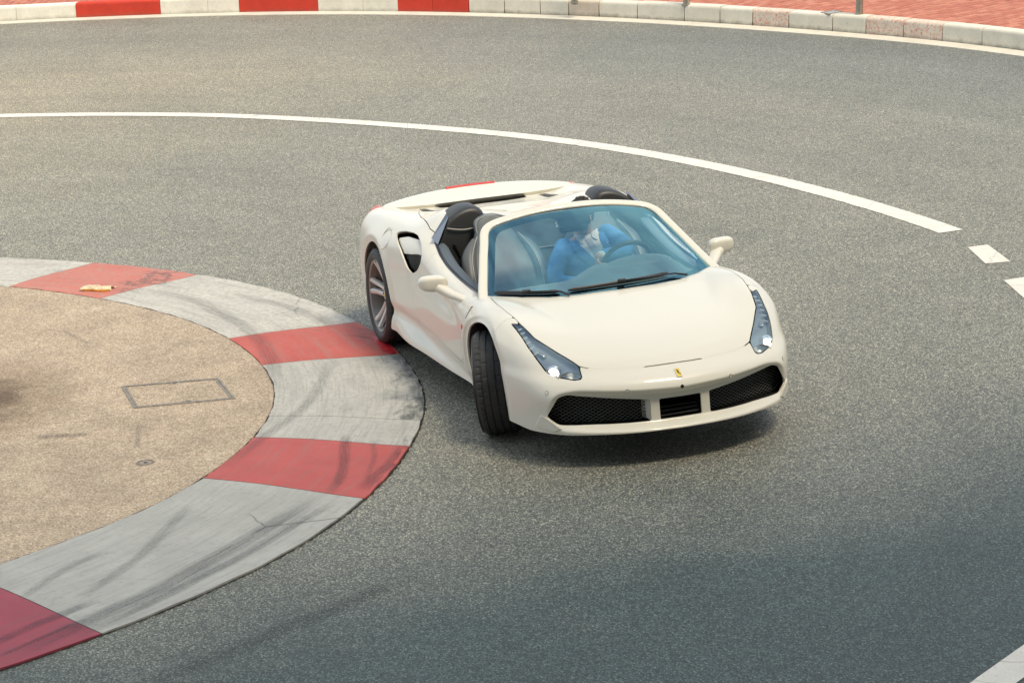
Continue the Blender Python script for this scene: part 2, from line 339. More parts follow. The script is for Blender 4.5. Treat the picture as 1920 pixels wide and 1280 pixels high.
def stone_mat(name, base, worn=None, amt=0.0, grime=1.0):
    m, n, l, p = new_mat(name); tc = n.new('ShaderNodeTexCoord').outputs['Object']; ge = n.new('ShaderNodeNewGeometry')
    c_ = mixc(n, l, ramp(n, l, noise(n, l, tc, 4, 6, .7), [(.3, 0.0), (.7, 1.0)]), tuple(b*.86 for b in base), tuple(min(1, b*1.1) for b in base))
    if worn: c_ = mixc(n, l, ramp(n, l, noise(n, l, tc, 34, 7, .85), [(.53-amt, 0.0), (.60-amt, 1.0)], ), c_, worn)
    sx = n.new('ShaderNodeSeparateXYZ'); l.new(tc, sx.inputs[0])
    zz = math_node(n, l, 'ADD', sx.outputs[2], math_node(n, l, 'MULTIPLY', noise(n, l, tc, 9, 6, .7), .11))
    c_ = mixc(n, l, ramp(n, l, zz, [(.045, .85*grime), (.115, 0.0)]), c_, (.16, .15, .11))
    c_ = mixc(n, l, ramp(n, l, noise(n, l, tc, 38, 6, .75), [(.58, 0.0), (.72, .55*grime)]), c_, (.25, .24, .20))
    l.new(c_, p.inputs['Base Color']); p.inputs['Roughness'].default_value = .75; bump(n, l, noise(n, l, tc, 60, 6, .7), .35, .006, p); return m
def mark_mat(name, col, dens, sc=(1.5, 40, 1)):
    """rubber left by tyres: a thin film, patchy along its length"""
    m, n, l, p = new_mat(name); uv = n.new('ShaderNodeUVMap').outputs['UV']; su = n.new('ShaderNodeSeparateXYZ'); l.new(uv, su.inputs[0]); tc = n.new('ShaderNodeTexCoord').outputs['Object']
    e = math_node(n, l, 'ABSOLUTE', math_node(n, l, 'SUBTRACT', math_node(n, l, 'MULTIPLY', su.outputs[1], 2), 1))
    edge = ramp(n, l, e, [(.35, 1.0), (1.0, 0.0)]); end = ramp(n, l, su.outputs[0], [(0, 0.0), (.18, 1.0), (.82, 1.0), (1, 0.0)])
    st = ramp(n, l, noise(n, l, mapping(n, l, uv, (5, 22, 1)), 1.0, 7, .78, .25), [(.36, .0), (.60, 1.0)]); gr = ramp(n, l, noise(n, l, tc, 90, 4, .7), [(.35, .35), (.6, 1.0)])
    a = mixc(n, l, 1.0, mixc(n, l, 1.0, edge, end, 'MULTIPLY'), mixc(n, l, 1.0, st, gr, 'MULTIPLY'), 'MULTIPLY')
    l.new(math_node(n, l, 'MULTIPLY', a, dens), p.inputs['Alpha']); p.inputs['Base Color'].default_value = (*col, 1); p.inputs['Roughness'].default_value = .6; return m
# ------------------------------------------------------------------ road, island, kerbs, paving
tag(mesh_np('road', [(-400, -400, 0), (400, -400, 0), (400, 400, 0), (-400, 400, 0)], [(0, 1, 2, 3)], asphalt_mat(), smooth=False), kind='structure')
AC = np.array([-2.57, -6.40])
OUT_T = [-60, 0, 21.83, 28.12, 37.17, 47.93, 58.31, 63.01, 72.68, 79.67, 86.82, 93.19, 97.84, 109.02, 122.55, 134.76, 144.67, 170, 230]
OUT_R = [5.66, 5.66, 5.652, 5.642, 5.645, 5.630, 5.585, 5.566, 5.545, 5.512, 5.484, 5.476, 5.470, 5.488, 5.503, 5.531, 5.584, 5.68, 5.7]
IN_T = [-60, 0, 31.83, 40.24, 45.67, 54.12, 59.1, 64.91, 71.49, 77.54, 87.57, 98.67, 112.5, 123.23, 130.54, 136.32, 170, 230]
IN_R = [4.30, 4.30, 4.328, 4.384, 4.440, 4.487, 4.505, 4.526, 4.542, 4.543, 4.516, 4.495, 4.490, 4.506, 4.540, 4.571, 4.60, 4.60]
def pol(c_, r, t): t = np.radians(t); return np.stack([c_[0]+r*np.cos(t), c_[1]+r*np.sin(t)], -1)
def apron_z(v): return .014+.024*sst(v*1.3)                    # v: 0 at the road edge, 1 at the island
ISL_Z = .036
tt = np.linspace(-60, 230, 240); rin = spl1(IN_T, IN_R, tt)-.004
isl = np.concatenate([pol(AC, rin*k, tt) for k in (1, .66, .33, .0)]); n_ = len(tt)
tag(mesh_np('traffic_island', np.c_[isl, np.full(len(isl), ISL_Z)], [(i*n_+j, i*n_+j+1, (i+1)*n_+j+1, (i+1)*n_+j) for i in range(3) for j in range(n_-1)], island_mat(), smooth=False), kind='structure')
ik = empty('inner_kerb', (0, 0, 0)); ik['kind'] = 'structure'
RED1 = slab_mat('kerb_red_worn', (.52, .15, .11), (.36, .29, .25), .09, .12); RED2 = slab_mat('kerb_red', (.48, .09, .07), (.34, .22, .19), .03, .02); RED2B = slab_mat('kerb_red_mid', (.45, .082, .075), (.28, .17, .15), .0, .0); RED3 = slab_mat('kerb_red_shaded', (.30, .048, .075), (.16, .09, .10), -.02, .0)  # nearer reds dimmed step by step: near-side shade put into their colour
WHT1 = slab_mat('kerb_white_worn', (.52, .505, .455), (.24, .23, .21), .09, .16); WHT2 = slab_mat('kerb_white', (.385, .39, .365), (.24, .245, .24), .04, .04); WHT3 = slab_mat('kerb_white_grimy', (.46, .45, .41), (.22, .22, .215), .06, .42)  # WHT2, for the nearer slabs, has near-side shade put into its white
SLABS = [((150, 149), (136.36, 134.81), WHT1, 'white'), ((136.36, 134.81), (123.26, 122.62), RED1, 'red'), ((123.26, 122.62), (98.67, 97.81), WHT1, 'white'), ((98.67, 97.81), (87.57, 86.67), RED2, 'red'),
 ((87.57, 86.67), (70.89, 68.85), WHT3, 'white'), ((70.89, 68.85), (64.91, 63.01), slab_mat('kerb_white_mid', (.45, .44, .405), (.22, .22, .215), .05, .22), 'white'), ((64.91, 63.01), (54.18, 52.43), RED2B, 'red'), ((54.18, 52.43), (29.12, 28.13), WHT2, 'white'), ((29.12, 28.13), (18, 17), RED3, 'red'), ((18, 17), (-6, -7), WHT2, 'white')]
for (a0, b0), (a1, b1), mt, nm in SLABS:
    ns, nv = max(6, int(abs(a0-a1)*1.2)), 10; V, UVv = [], []
    g0 = .0035
    for i in range(ns+1):
        k = i/ns
        for j in range(nv+1):
            v = j/nv; ti = a0+(a1-a0)*k; to = b0+(b1-b0)*k; t = to+(ti-to)*v
            ro, ri_ = spl1(OUT_T, OUT_R, [to])[0], spl1(IN_T, IN_R, [ti])[0]; r = ro+(ri_-ro)*v
            t += math.degrees(g0/r)*(-1 if i == 0 else 1 if i == ns else 0)
            edge = (.004*math.sin(t*9.1)+.003*math.sin(t*23.7+1)) if j in (0, nv) else 0
            x, y = pol(AC, r+edge, t); V.append((x, y, apron_z(v)-(.003 if i in (0, ns) else 0))); UVv.append((math.radians(t)*5, r-4.5))
    F_ = [(i*(nv+1)+j, i*(nv+1)+j+1, (i+1)*(nv+1)+j+1, (i+1)*(nv+1)+j) for i in range(ns) for j in range(nv)]
    k0 = len(V); rim = [i*(nv+1) for i in range(ns+1)]+[ns*(nv+1)+j for j in range(1, nv+1)]+[i*(nv+1)+nv for i in range(ns-1, -1, -1)]+[j for j in range(nv-1, 0, -1)]
    for q in rim: V.append((V[q][0], V[q][1], -.02)); UVv.append(UVv[q])
    m_ = len(rim); F_ += [(rim[q], rim[(q+1) % m_], k0+(q+1) % m_, k0+q) for q in range(m_)]
    o = mesh_np('kerb_slab', V, F_, mt, ik, smooth=False)
    uvl = o.data.uv_layers.new(name='UVMap'); lv = np.zeros(len(o.data.loops), np.int32); o.data.loops.foreach_get('vertex_index', lv); uvl.data.foreach_set('uv', np.array(UVv, np.float32)[lv].ravel())
def ground_z(x, y):
    d = np.array([x, y])-AC; r = float(np.hypot(*d)); t = math.degrees(math.atan2(d[1], d[0])); ro, ri_ = spl1(OUT_T, OUT_R, [t])[0], spl1(IN_T, IN_R, [t])[0]
    return 0. if r > ro else (ISL_Z if r < ri_ else float(apron_z((ro-r)/(ro-ri_))))
def crack_mat(col=(.012, .014, .014), lo=.36):
    m, n, l, p = new_mat('joint_dirt'); tc = n.new('ShaderNodeTexCoord').outputs['Object']
    l.new(ramp(n, l, noise(n, l, tc, 7, 6, .75), [(lo, .15), (lo+.16, .9)]), p.inputs['Alpha']); p.inputs['Base Color'].default_value = (*col, 1); p.inputs['Roughness'].default_value = .9; return m
def strip(name, pts, w, mat, h=.0015, n=40, kind='structure'):
    p = smooth_path([(x, y, 0) for x, y in pts], n)[:, :2] if len(pts) > 2 else np.linspace(pts[0], pts[-1], n); t = np.gradient(p, axis=0); t /= np.linalg.norm(t, axis=1)[:, None]; nn = np.c_[-t[:, 1], t[:, 0]]
    V, U = [], []; ks = np.linspace(-.5, .5, 5)
    for i in range(n):
        for k in ks: q = p[i]+nn[i]*w*k; V.append((q[0], q[1], ground_z(*q)+h)); U.append((i/(n-1), k+.5))
    F_ = [(i*5+j, i*5+j+1, (i+1)*5+j+1, (i+1)*5+j) for i in range(n-1) for j in range(4)]
    o = mesh_np(name, V, F_, mat, None, smooth=False); uvl = o.data.uv_layers.new(name='UVMap'); lv = np.zeros(len(o.data.loops), np.int32); o.data.loops.foreach_get('vertex_index', lv); uvl.data.foreach_set('uv', np.array(U, np.float32)[lv].ravel())
    o['kind'] = kind; return o
MK1, MK2, MK3 = mark_mat('rubber_faint', (.10, .10, .10), .42), mark_mat('rubber_strong', (.04, .048, .06), .62), mark_mat('rubber_road', (.02, .024, .028), .40)
TM = [([(-5.196, -2.291), (-4.877, -2.112), (-4.539, -1.962), (-4.001, -1.857), (-3.506, -1.789), (-3.055, -1.764), (-2.584, -1.791), (-2.093, -1.855), (-1.649, -1.95)], .16, MK1),
 ([(-2.292, -1.413), (-1.808, -1.575), (-1.306, -1.783), (-.914, -2.018), (-.638, -2.224), (-.326, -2.433), (-.028, -2.63)], .11, MK1),
 ([(.735, -2.192), (.979, -2.432), (1.329, -2.768), (1.625, -3.078), (1.905, -3.372), (2.109, -3.647), (2.3, -3.909), (2.573, -4.232)], .17, MK2),
 ([(.83, -2.10), (1.12, -2.40), (1.47, -2.74), (1.75, -3.05), (2.03, -3.37), (2.25, -3.66), (2.42, -3.90)], .10, MK2),
 ([(.504, -2.894), (.783, -3.053), (1.126, -3.24), (1.407, -3.413), (1.639, -3.598), (1.906, -3.818)], .10, MK1), ([(-.481, -1.737), (-.012, -1.863), (.425, -1.996), (.70, -2.13)], .09, MK2), ([(-.30, -1.62), (.10, -1.70), (.5, -1.86)], .05, MK1),
 ([(-.1, -1.46), (.22, -1.60), (.48, -1.79), (.74, -1.93)], .13, MK2), ([(1.75, -4.08), (1.43, -3.838), (1.251, -3.638), (1.166, -3.474)], .09, MK1), ([(2.36, -4.33), (2.153, -4.065), (2.031, -3.872), (1.9, -3.68)], .10, MK2), ([(2.52, -4.30), (2.33, -4.03), (2.17, -3.80)], .05, MK2),
 ([(3.25, -3.75), (3.052, -3.379), (2.89, -3.085), (2.666, -2.686), (2.4, -2.26), (2.2, -1.95)], .20, MK3), ([(-3.2, -1.16), (-3.6, -1.22), (-3.95, -1.32), (-4.6, -1.62)], .16, MK1),
 ([(-4.18, -3.043), (-3.594, -2.913)], .05, MK1), ([(-1.31, -2.93), (-.713, -3.042)], .05, MK1), ([(-1.37, -3.62), (-1.25, -3.24)], .12, MK2)]
for pts, w, mt in TM: strip('tyre_mark', pts, w, mt)
tag(mesh_np('paint_patch', [(x, y, ground_z(x, y)+.003) for x, y in [(-2.80, -.990), (-2.81, -.945), (-2.55, -.930), (-2.28, -.940), (-2.262, -.985), (-2.40, -1.02), (-2.6, -1.0)]], [tuple(range(7))[::-1]], simple('fresh_red_paint', (.55, .012, .02), .45, var=.3, vscale=20), smooth=False), kind='structure')
CRK = crack_mat(); CRK2 = crack_mat((.05, .035, .03), .50); ta = np.linspace(20, 150, 260)
for R_T, R_R, w0, w1, zz, cm_ in ((OUT_T, OUT_R, -.004, .012, .0035, CRK), (IN_T, IN_R, -.010, .000, ISL_Z+.0022, CRK2)):
    rr_ = spl1(R_T, R_R, ta); jit = .0035*np.sin(ta*7.3)+.003*np.sin(ta*19.1+.7)+rng.normal(0, .0018, len(ta))
    V = np.concatenate([np.c_[pol(AC, rr_+w0, ta), np.full(260, zz)], np.c_[pol(AC, rr_+w1+jit, ta), np.full(260, zz)]])
    tag(mesh_np('kerb_joint', V, [(i, i+1, 261+i, 260+i) for i in range(259)], cm_, smooth=False), kind='structure')
# road markings
LC = np.array([-3.3, -9.59]); LM = line_mat()
LT = [91.0, 97.2, 104.46, 111.53, 118.02, 124.06, 130.15, 136.22, 141.81, 147.31, 165]; LR = [13.60, 13.55, 13.53, 13.55, 13.56, 13.53, 13.54, 13.575, 13.545, 13.50, 13.5]
a = np.linspace(91.4, 165, 120); r_ = spl1(LT, LR, a); a = np.linspace(91.4, 165, 700); r_ = spl1(LT, LR, a); V = np.concatenate([np.c_[pol(LC, r_-.105+rng.normal(0, .003, 700), a), np.full(700, .004)], np.c_[pol(LC, r_+.105+rng.normal(0, .003, 700), a), np.full(700, .004)]])
tag(mesh_np('centre_line', V, [(i, i+1, 701+i, 700+i) for i in range(699)], LM, smooth=False), kind='structure')
for q in ([(-3.066, 3.87), (-3.054, 4.038), (-2.459, 3.933), (-2.499, 3.743)], [(-1.96, 3.623), (-1.965, 3.80), (-1.44, 3.70), (-1.41, 3.505)], [(-.90, 3.39), (-.88, 3.58), (-.38, 3.46), (-.40, 3.26)], [(5.2, -.38), (4.45, .657), (4.604, .768), (5.354, -.269)]):
    tag(mesh_np('road_dash', [(x, y, .004) for x, y in q], [(3, 2, 1, 0)], LM, smooth=False), kind='structure')
# outer kerb: gutter strip, stones, brick paving
KC = np.array([-6.4, -9.01]); KT = [60, 85, 104.65, 110.42, 115.46, 123.54, 131.74, 139.79, 147.38, 154.73, 170, 200]; KR = [17.95, 17.95, 17.94, 17.90, 17.84, 17.83, 17.90, 17.98, 17.95, 17.86, 17.86, 17.86]
kr = lambda t: spl1(KT, KR, np.atleast_1d(t))
CONC = stone_mat('kerb_concrete', (.74, .70, .59)); KWH = stone_mat('kerb_white_paint', (.84, .80, .69), grime=.6); KRD = stone_mat('kerb_red_paint', (.62, .045, .02), (.66, .16, .12), -.10, .5)
KSP = stone_mat('kerb_flaked_red', (.74, .66, .55), (.66, .17, .10), .01, .8); KPK = stone_mat('kerb_faded_pink', (.64, .56, .46), (.62, .50, .42), .0)
GUT = stone_mat('gutter_concrete', (.66, .62, .52), grime=0)
a = np.linspace(75, 185, 200); V = np.concatenate([np.c_[pol(KC, kr(a)+d, a), np.full(200, z)] for d, z in ((0, -.01), (.004, .008), (.246, .012))])
tag(mesh_np('gutter', V, [(k*200+i, k*200+i+1, (k+1)*200+i+1, (k+1)*200+i) for k in range(2) for i in range(199)], GUT, smooth=False), kind='structure')
ok = empty('outer_kerb', (0, 0, 0)); ok['kind'] = 'structure'
JO = [182.5, 180.2, 177.8, 175.4, 173.0, 170.6, 168.2, 165.9, 163.6, 161.2, 158.8, 156.47, 154.26, 151.53, 147.63, 145.42, 142.08, 138.02, 136.31, 134.6, 132.81, 131.04, 129.24, 127.82, 126.3, 124.37, 122.02, 120.24, 118.62, 116.83, 114.69, 113.07, 111.26, 109.36, 107.42, 105.23, 103.1, 101.2, 99.3, 97.1, 95.2]
# colours by joint interval
def kcol(t):
    if 147.63 < t < 151.53 or 142.08-2 < t < 143.96-1.9 or 134.6 < t < 138.02: return KRD
    if 126.3 < t < 127.82: return KPK
    if 116.83 < t < 118.62 or 109.36 < t < 113.07: return KSP
    return KWH if t > 132.81 else CONC
JO = [182.5, 180.2, 177.8, 175.4, 173.0, 170.6, 168.2, 165.9, 163.6, 161.2, 158.8, 156.47, 154.26, 151.53, 147.63, 145.42, 143.96, 140.19, 138.02, 136.31, 134.6, 132.81, 131.04, 129.24, 127.82, 126.3, 124.37, 122.02, 120.24, 118.62, 116.83, 114.69, 113.07, 111.26, 109.36, 107.42, 105.23, 103.1, 101.2, 99.3, 97.1, 95.2, 93.2, 91.1, 89.0, 87.0, 85.0, 82.9, 80.8, 78.7, 76.7]
KCOL = {151.53: KRD, 143.96: KRD, 136.31+1.71: KRD, 136.31: KRD}
for t1, t0 in zip(JO, JO[1:]):
    g_ = .012 if t1 < 133 else .004; ns = 5; A = np.linspace(t1-math.degrees(g_/18), t0+math.degrees(g_/18*.3), ns+1); dz = rng.normal(0, .003); R_ = []
    for a_ in A:
        r0 = kr(a_)[0]+.25+rng.normal(0, .002); e = .018+rng.uniform(0, .006)
        R_.append([(*pol(KC, r0, a_), -.02), (*pol(KC, r0+.012, a_), .195-e+dz), (*pol(KC, r0+.020, a_), .203-e*.3+dz), (*pol(KC, r0+.020+e, a_), .210+dz), (*pol(KC, r0+.17, a_), .212+dz), (*pol(KC, r0+.17, a_), -.02)])
    mid = (t0+t1)/2; mt = KRD if any(abs(t1-q) < .02 for q in (151.53, 143.96, 136.31, 134.6)) else kcol(mid) if mid < 133 else KWH
    part('kerb_stone', loft(R_), mt, ok, smooth=True, angle=40)
BR = []
def brick_mat(k, base): return simple(f'paving_brick_{"abc"[k]}', base, .75, bump=.3, bscale=90, var=.16, vscale=9)
BM = [brick_mat(0, (.47, .165, .105)), brick_mat(1, (.43, .14, .09)), brick_mat(2, (.51, .20, .13))]
a = np.linspace(75, 185, 200); V = np.concatenate([np.c_[pol(KC, kr(a)+d, a), np.full(200, z)] for d, z in ((.424, .1985), (60, .1985))])
pv = tag(mesh_np('pavement', V, [(i, i+1, 201+i, 200+i) for i in range(199)], stone_mat('mortar_sand', (.60, .43, .32), grime=0), smooth=False), kind='structure')
DT = math.degrees(.105/18.6); bricks = []
for i, t in enumerate(np.arange(77, 183, DT)):
    for j in range(-1, 26):
        r = 18.0+.43-.05+(j+(.5 if i % 2 else 0))*.212
        rk = kr(t)[0]+.428
        if r+.206 < rk+.03: continue
        bricks.append((t, max(r, rk), r+.205))
def brick_vf(t, r0, r1):
    h = DT*.5*.85; z = .2085+rng.normal(0, .0012); tw = lambda r: t+.35*(r-18.4)
    q = [pol(KC, r0, tw(r0)-h), pol(KC, r1, tw(r1)-h), pol(KC, r1, tw(r1)+h), pol(KC, r0, tw(r0)+h)]; c_ = np.mean(q, 0)
    return loft([[(*p_, .185) for p_ in q], [(*p_, z-.004) for p_ in q], [(*(c_+(p_-c_)*.955), z) for p_ in q]])
_d = [np.linalg.norm(pol(KC, (b[1]+b[2])/2, b[0])-CAM_POS[:2]) for b in bricks]
def in_frame(b):
    p_ = np.r_[pol(KC, (b[1]+b[2])/2, b[0]), .21]-CAM_POS; w = p_ @ _f; return abs(p_ @ _r/w) < .192 and -.13 < p_ @ _u/w < .1255
vis = [i for i in np.argsort(_d) if in_frame(bricks[i])][:300]; vs_ = set(vis); rest = []
for i in vis: part('paving_brick', brick_vf(*bricks[i]), BM[rng.integers(3)], pv, smooth=False, angle=None)
rest = [brick_vf(*b) for i, b in enumerate(bricks) if i not in vs_]
V, F_ = merge(rest); o = mesh_np('brick_paving', V, F_, BM, pv, smooth=False, mi=np.repeat(rng.integers(0, 3, len(rest)), [len(f) for _, f in rest])); o['kind'] = 'stuff'
# ------------------------------------------------------------------ sports car: body surface
def gauss(A, s, ax):
    k = np.arange(-int(3*s), int(3*s)+1); w = np.exp(-k**2/(2*s*s)); w /= w.sum()
    p = [(0, 0)]*2; p[ax] = (len(k)//2,)*2; P_ = np.pad(A, p, mode='reflect', reflect_type='odd')
    o = np.zeros_like(A)
    for i, wi in enumerate(w):
        sl = [slice(None)]*2; sl[ax] = slice(i, i+A.shape[ax]); o += wi*P_[tuple(sl)]
    return o
class Tab:
    """smooth table z(a,b): spline through control values, evenly resampled, bilinear lookup"""
    def __init__(s, a, b, vals, h=.005, sa=5, sb=5):
        a = np.array(a, float); b = np.array(b, float); v = np.array(vals, float)
        o = np.argsort(a); a = a[o]; v = v[o]
        s.h = h; s.a0, s.b0 = a[0], b[0]
        ga = np.arange(a[0], a[-1]+h/2, h); gb = np.arange(b[0], b[-1]+h/2, h)
        s.g = spl_mat(a, ga) @ v @ spl_mat(b, gb).T
        if sa: s.g = gauss(s.g, sa, 0)
        if sb: s.g = gauss(s.g, sb, 1)
        s.ga, s.gb = ga, gb
    def __call__(s, a, b):
        i = np.clip((a-s.a0)/s.h, 0, len(s.ga)-1.001); j = np.clip((b-s.b0)/s.h, 0, len(s.gb)-1.001)
        ii = i.astype(np.int32); jj = j.astype(np.int32); i = i-ii; j = j-jj; g = s.g
        return (g[ii, jj]*(1-i)+g[ii+1, jj]*i)*(1-j)+(g[ii, jj+1]*(1-i)+g[ii+1, jj+1]*i)*j
def smax(a, b, r): h = np.maximum(r-np.abs(a-b), 0)/r; return np.maximum(a, b)+h*h*r/4
def sdpoly(px, py, poly):
    """signed distance to a closed polygon, negative inside"""
    poly = np.asarray(poly, float); d = np.full(px.shape, 1e9); s = np.ones(px.shape)
    for (ax, ay), (bx, by) in zip(poly, np.roll(poly, -1, 0)):
        ex, ey = bx-ax, by-ay; wx, wy = px-ax, py-ay
        t = np.clip((wx*ex+wy*ey)/(ex*ex+ey*ey+1e-12), 0, 1)
        d = np.minimum(d, (wx-ex*t)**2+(wy-ey*t)**2)
        c1 = py >= ay; c2 = py < by; c3 = ex*wy > ey*wx
        s = np.where((c1 & c2 & c3) | (~c1 & ~c2 & ~c3), -s, s)
    return s*np.sqrt(d)
def rounded(poly, r=.03, n=5):
    """closed polygon with its corners rounded"""
    P_ = np.asarray(poly, float); o = []
    for a, b, c in zip(np.roll(P_, 1, 0), P_, np.roll(P_, -1, 0)):
        la, lc = np.linalg.norm(a-b), np.linalg.norm(c-b); k = min(r, la*.45, lc*.45)
        p, q = b+(a-b)/la*k, b+(c-b)/lc*k
        for t in np.linspace(0, 1, n): o.append((1-t)**2*p+2*t*(1-t)*b+t*t*q)
    return np.array(o)
# top heights: rows run from the nose to the tail, columns from the centre line outwards
T = Tab([1.2, .95, .75, .55, .3, 0, -.3, -.6, -1.0, -1.4, -1.8, -2.2, -2.65, -3.0, -3.5], [0, .2, .4, .55, .68, .78, .87, .98],
 [[.42, .41, .36, .27, .14, .0, -.15, -.35],
  [.575, .570, .535, .475, .385, .29, .17, .02],
  [.652, .650, .638, .612, .560, .49, .39, .25],
  [.706, .706, .702, .697, .685, .655, .59, .47],
  [.757, .757, .755, .757, .770, .775, .745, .66],
  [.805, .803, .798, .803, .815, .822, .805, .73],
  [.85, .843, .83, .818, .812, .816, .792, .715],
  [.86, .855, .84, .81, .79, .788, .755, .68],
  [.90, .90, .88, .85, .81, .797, .760, .68],
  [.98, .98, .97, .94, .88, .85, .81, .72],
  [1.0, 1.015, 1.06, 1.085, 1.035, .955, .90, .79],
  [.955, .965, 1.01, 1.01, .975, .95, .895, .80],
  [.895, .895, .90, .915, .925, .925, .88, .79],
  [.84, .84, .845, .855, .885, .89, .855, .78],
  [.80, .80, .81, .82, .83, .82, .77, .69]])
# half widths: rows along x, columns over z
S = Tab([1.2, .75, .5, .25, 0, -.25, -.45, -.7, -1.0, -1.5, -1.8, -2.1, -2.4, -2.65, -3.0, -3.3, -3.5], [.1, .2, .3, .42, .55, .7, .85, 1.0, 1.25],
 [[.76, .78, .80, .82, .80, .76, .70, .60, .5],
  [.80, .83, .85, .86, .85, .81, .75, .68, .5],
  [.86, .885, .90, .91, .90, .862, .80, .73, .6],
  [.88, .905, .925, .94, .94, .916, .862, .79, .65],
  [.88, .905, .93, .95, .96, .945, .895, .82, .65],
  [.86, .885, .91, .935, .945, .935, .89, .82, .65],
  [.85, .873, .895, .915, .925, .915, .875, .815, .65],
  [.855, .88, .895, .905, .91, .90, .865, .81, .65],
  [.87, .90, .905, .905, .905, .895, .86, .81, .65],
  [.895, .93, .92, .912, .915, .91, .87, .82, .68],
  [.915, .95, .94, .93, .93, .925, .895, .84, .7],
  [.915, .94, .95, .95, .950, .942, .91, .85, .7],
  [.91, .935, .955, .965, .968, .960, .925, .86, .7],
  [.905, .93, .96, .972, .975, .963, .925, .86, .7],
  [.87, .90, .93, .948, .953, .942, .90, .84, .7],
  [.80, .84, .88, .905, .91, .90, .865, .80, .65],
  [.70, .74, .78, .81, .82, .81, .78, .72, .6]])
# front face: rows over y, columns over z
FT = Tab([0, .2, .4, .55, .7, .8, .9, 1.0], [.1, .2, .3, .40, .46, .54, .62, .75, 1.2],
 [[1.01, 1.07, 1.07, 1.065, 1.048, .995, .96, .92, .9],
  [1.0, 1.058, 1.058, 1.05, 1.03, .978, .94, .90, .88],
  [.96, 1.012, 1.015, 1.005, .985, .935, .90, .86, .84],
  [.89, .945, .95, .945, .925, .88, .85, .81, .80],
  [.78, .845, .85, .845, .835, .79, .76, .73, .72],
  [.66, .705, .72, .735, .73, .70, .67, .65, .64],
  [.40, .45, .48, .49, .49, .47, .45, .44, .43],
  [.0, .05, .08, .09, .09, .08, .06, .05, .05]], sa=6, sb=3)
MOUTH = rounded([(-.78, .335), (-.735, .462), (-.62, .487), (-.3, .470), (0, .462), (.3, .470), (.62, .487), (.735, .462), (.78, .335), (.74, .232), (.5, .226), (0, .222), (-.5, .226), (-.74, .232)], .05)
def recess(y, z):
    d = -sdpoly(y, z, MOUTH)
    return .062*sst(d/.042)*(1-.55*sst((np.abs(y)-.5)/.3))
def wheel_d(x, z, cx, r):
    dx = x-cx
    return np.hypot(np.where(dx < 0, dx*(.885 if cx > -1 else .91), dx), z-.345)-r
FR, RR = .392, .395
def side_extra(x, z):
    e = np.zeros_like(x)
    # sill blade: facet that grows outwards below a crease falling towards the front wheel
    zc = np.interp(x, [-2.3, -1.95, -1.75, -1.55, -.9, -.42], [.315, .315, .31, .29, .25, .205])
    w = sst((x+2.32)/.08)*sst((-.36-x)/.1)
    e += w*(.022*np.clip((zc-z)/.1, 0, 1) - .018*np.exp(-((z-zc-.03)/.05)**2))
    # scallop along the door that leads into the side intake
    zl = np.interp(x, [-1.9, -1.6, -1.2, -.7], [.74, .70, .655, .62]); wd = np.interp(x, [-1.75, -.7], [.10, .05])
    e -= sst((-.55-x)/.5)*sst((x+1.86)/.14)*.030*np.exp(-((z-zl)/wd)**2)
    # arch lips: a narrow flat band round each wheel opening
    for cx, r in ((0, FR), (-2.65, RR)):
        d = wheel_d(x, z, cx, r)
        e += .014*np.exp(-((d-.05)/.05)**2)-.012*sst((.038-d)/.012)*(d > -.2)
    return e
def hood_crease(x, y):
    # shallow air channel on each side of the bonnet, fading out forwards
    t = (x+.28)/.70; yl = .655-.20*t; d = (y-yl)*.96
    return .009*sst(t/.25)*sst((1-t)/.55)*np.where(d > 0, np.exp(-(d/.045)**2), np.exp(-(d/.10)**2))
def body_g(x, y, z):
    top = z-T(x, y)+hood_crease(x, y)
    sx = y-S(x, z)-side_extra(x, z)
    fx = (x-FT(y, z)+recess(y, z))*.9
    bx = (-3.47+.10*sst((y-.45)/.5)*2-.10*np.abs(z-.62))-x
    r1 = np.where(x > -.5, .10, .075)
    g = smax(sx, top, r1)
    g = smax(g, fx, .05+.08*sst((z-.5)/.08))
    g = smax(g, bx, .09)
    return g
def shoot(O, D, t0=.12, t1=1.6, n=26):
    lo = np.full(len(O), t0); hi = np.full(len(O), t1)
    for _ in range(n):
        t = (lo+hi)/2; Q = O+D*t[:, None]; ins = body_g(Q[:, 0], np.abs(Q[:, 1]), Q[:, 2]) < 0
        lo = np.where(ins, t, lo); hi = np.where(ins, hi, t)
    return O+D*((lo+hi)/2)[:, None]
def bottom_z(x):
    return np.interp(x, [-3.5, -3.1, -2.45, -2.25, -.42, -.3, .35, .62, .75, 1.1], [.30, .27, .22, .205, .207, .21, .225, .203, .207, .219])
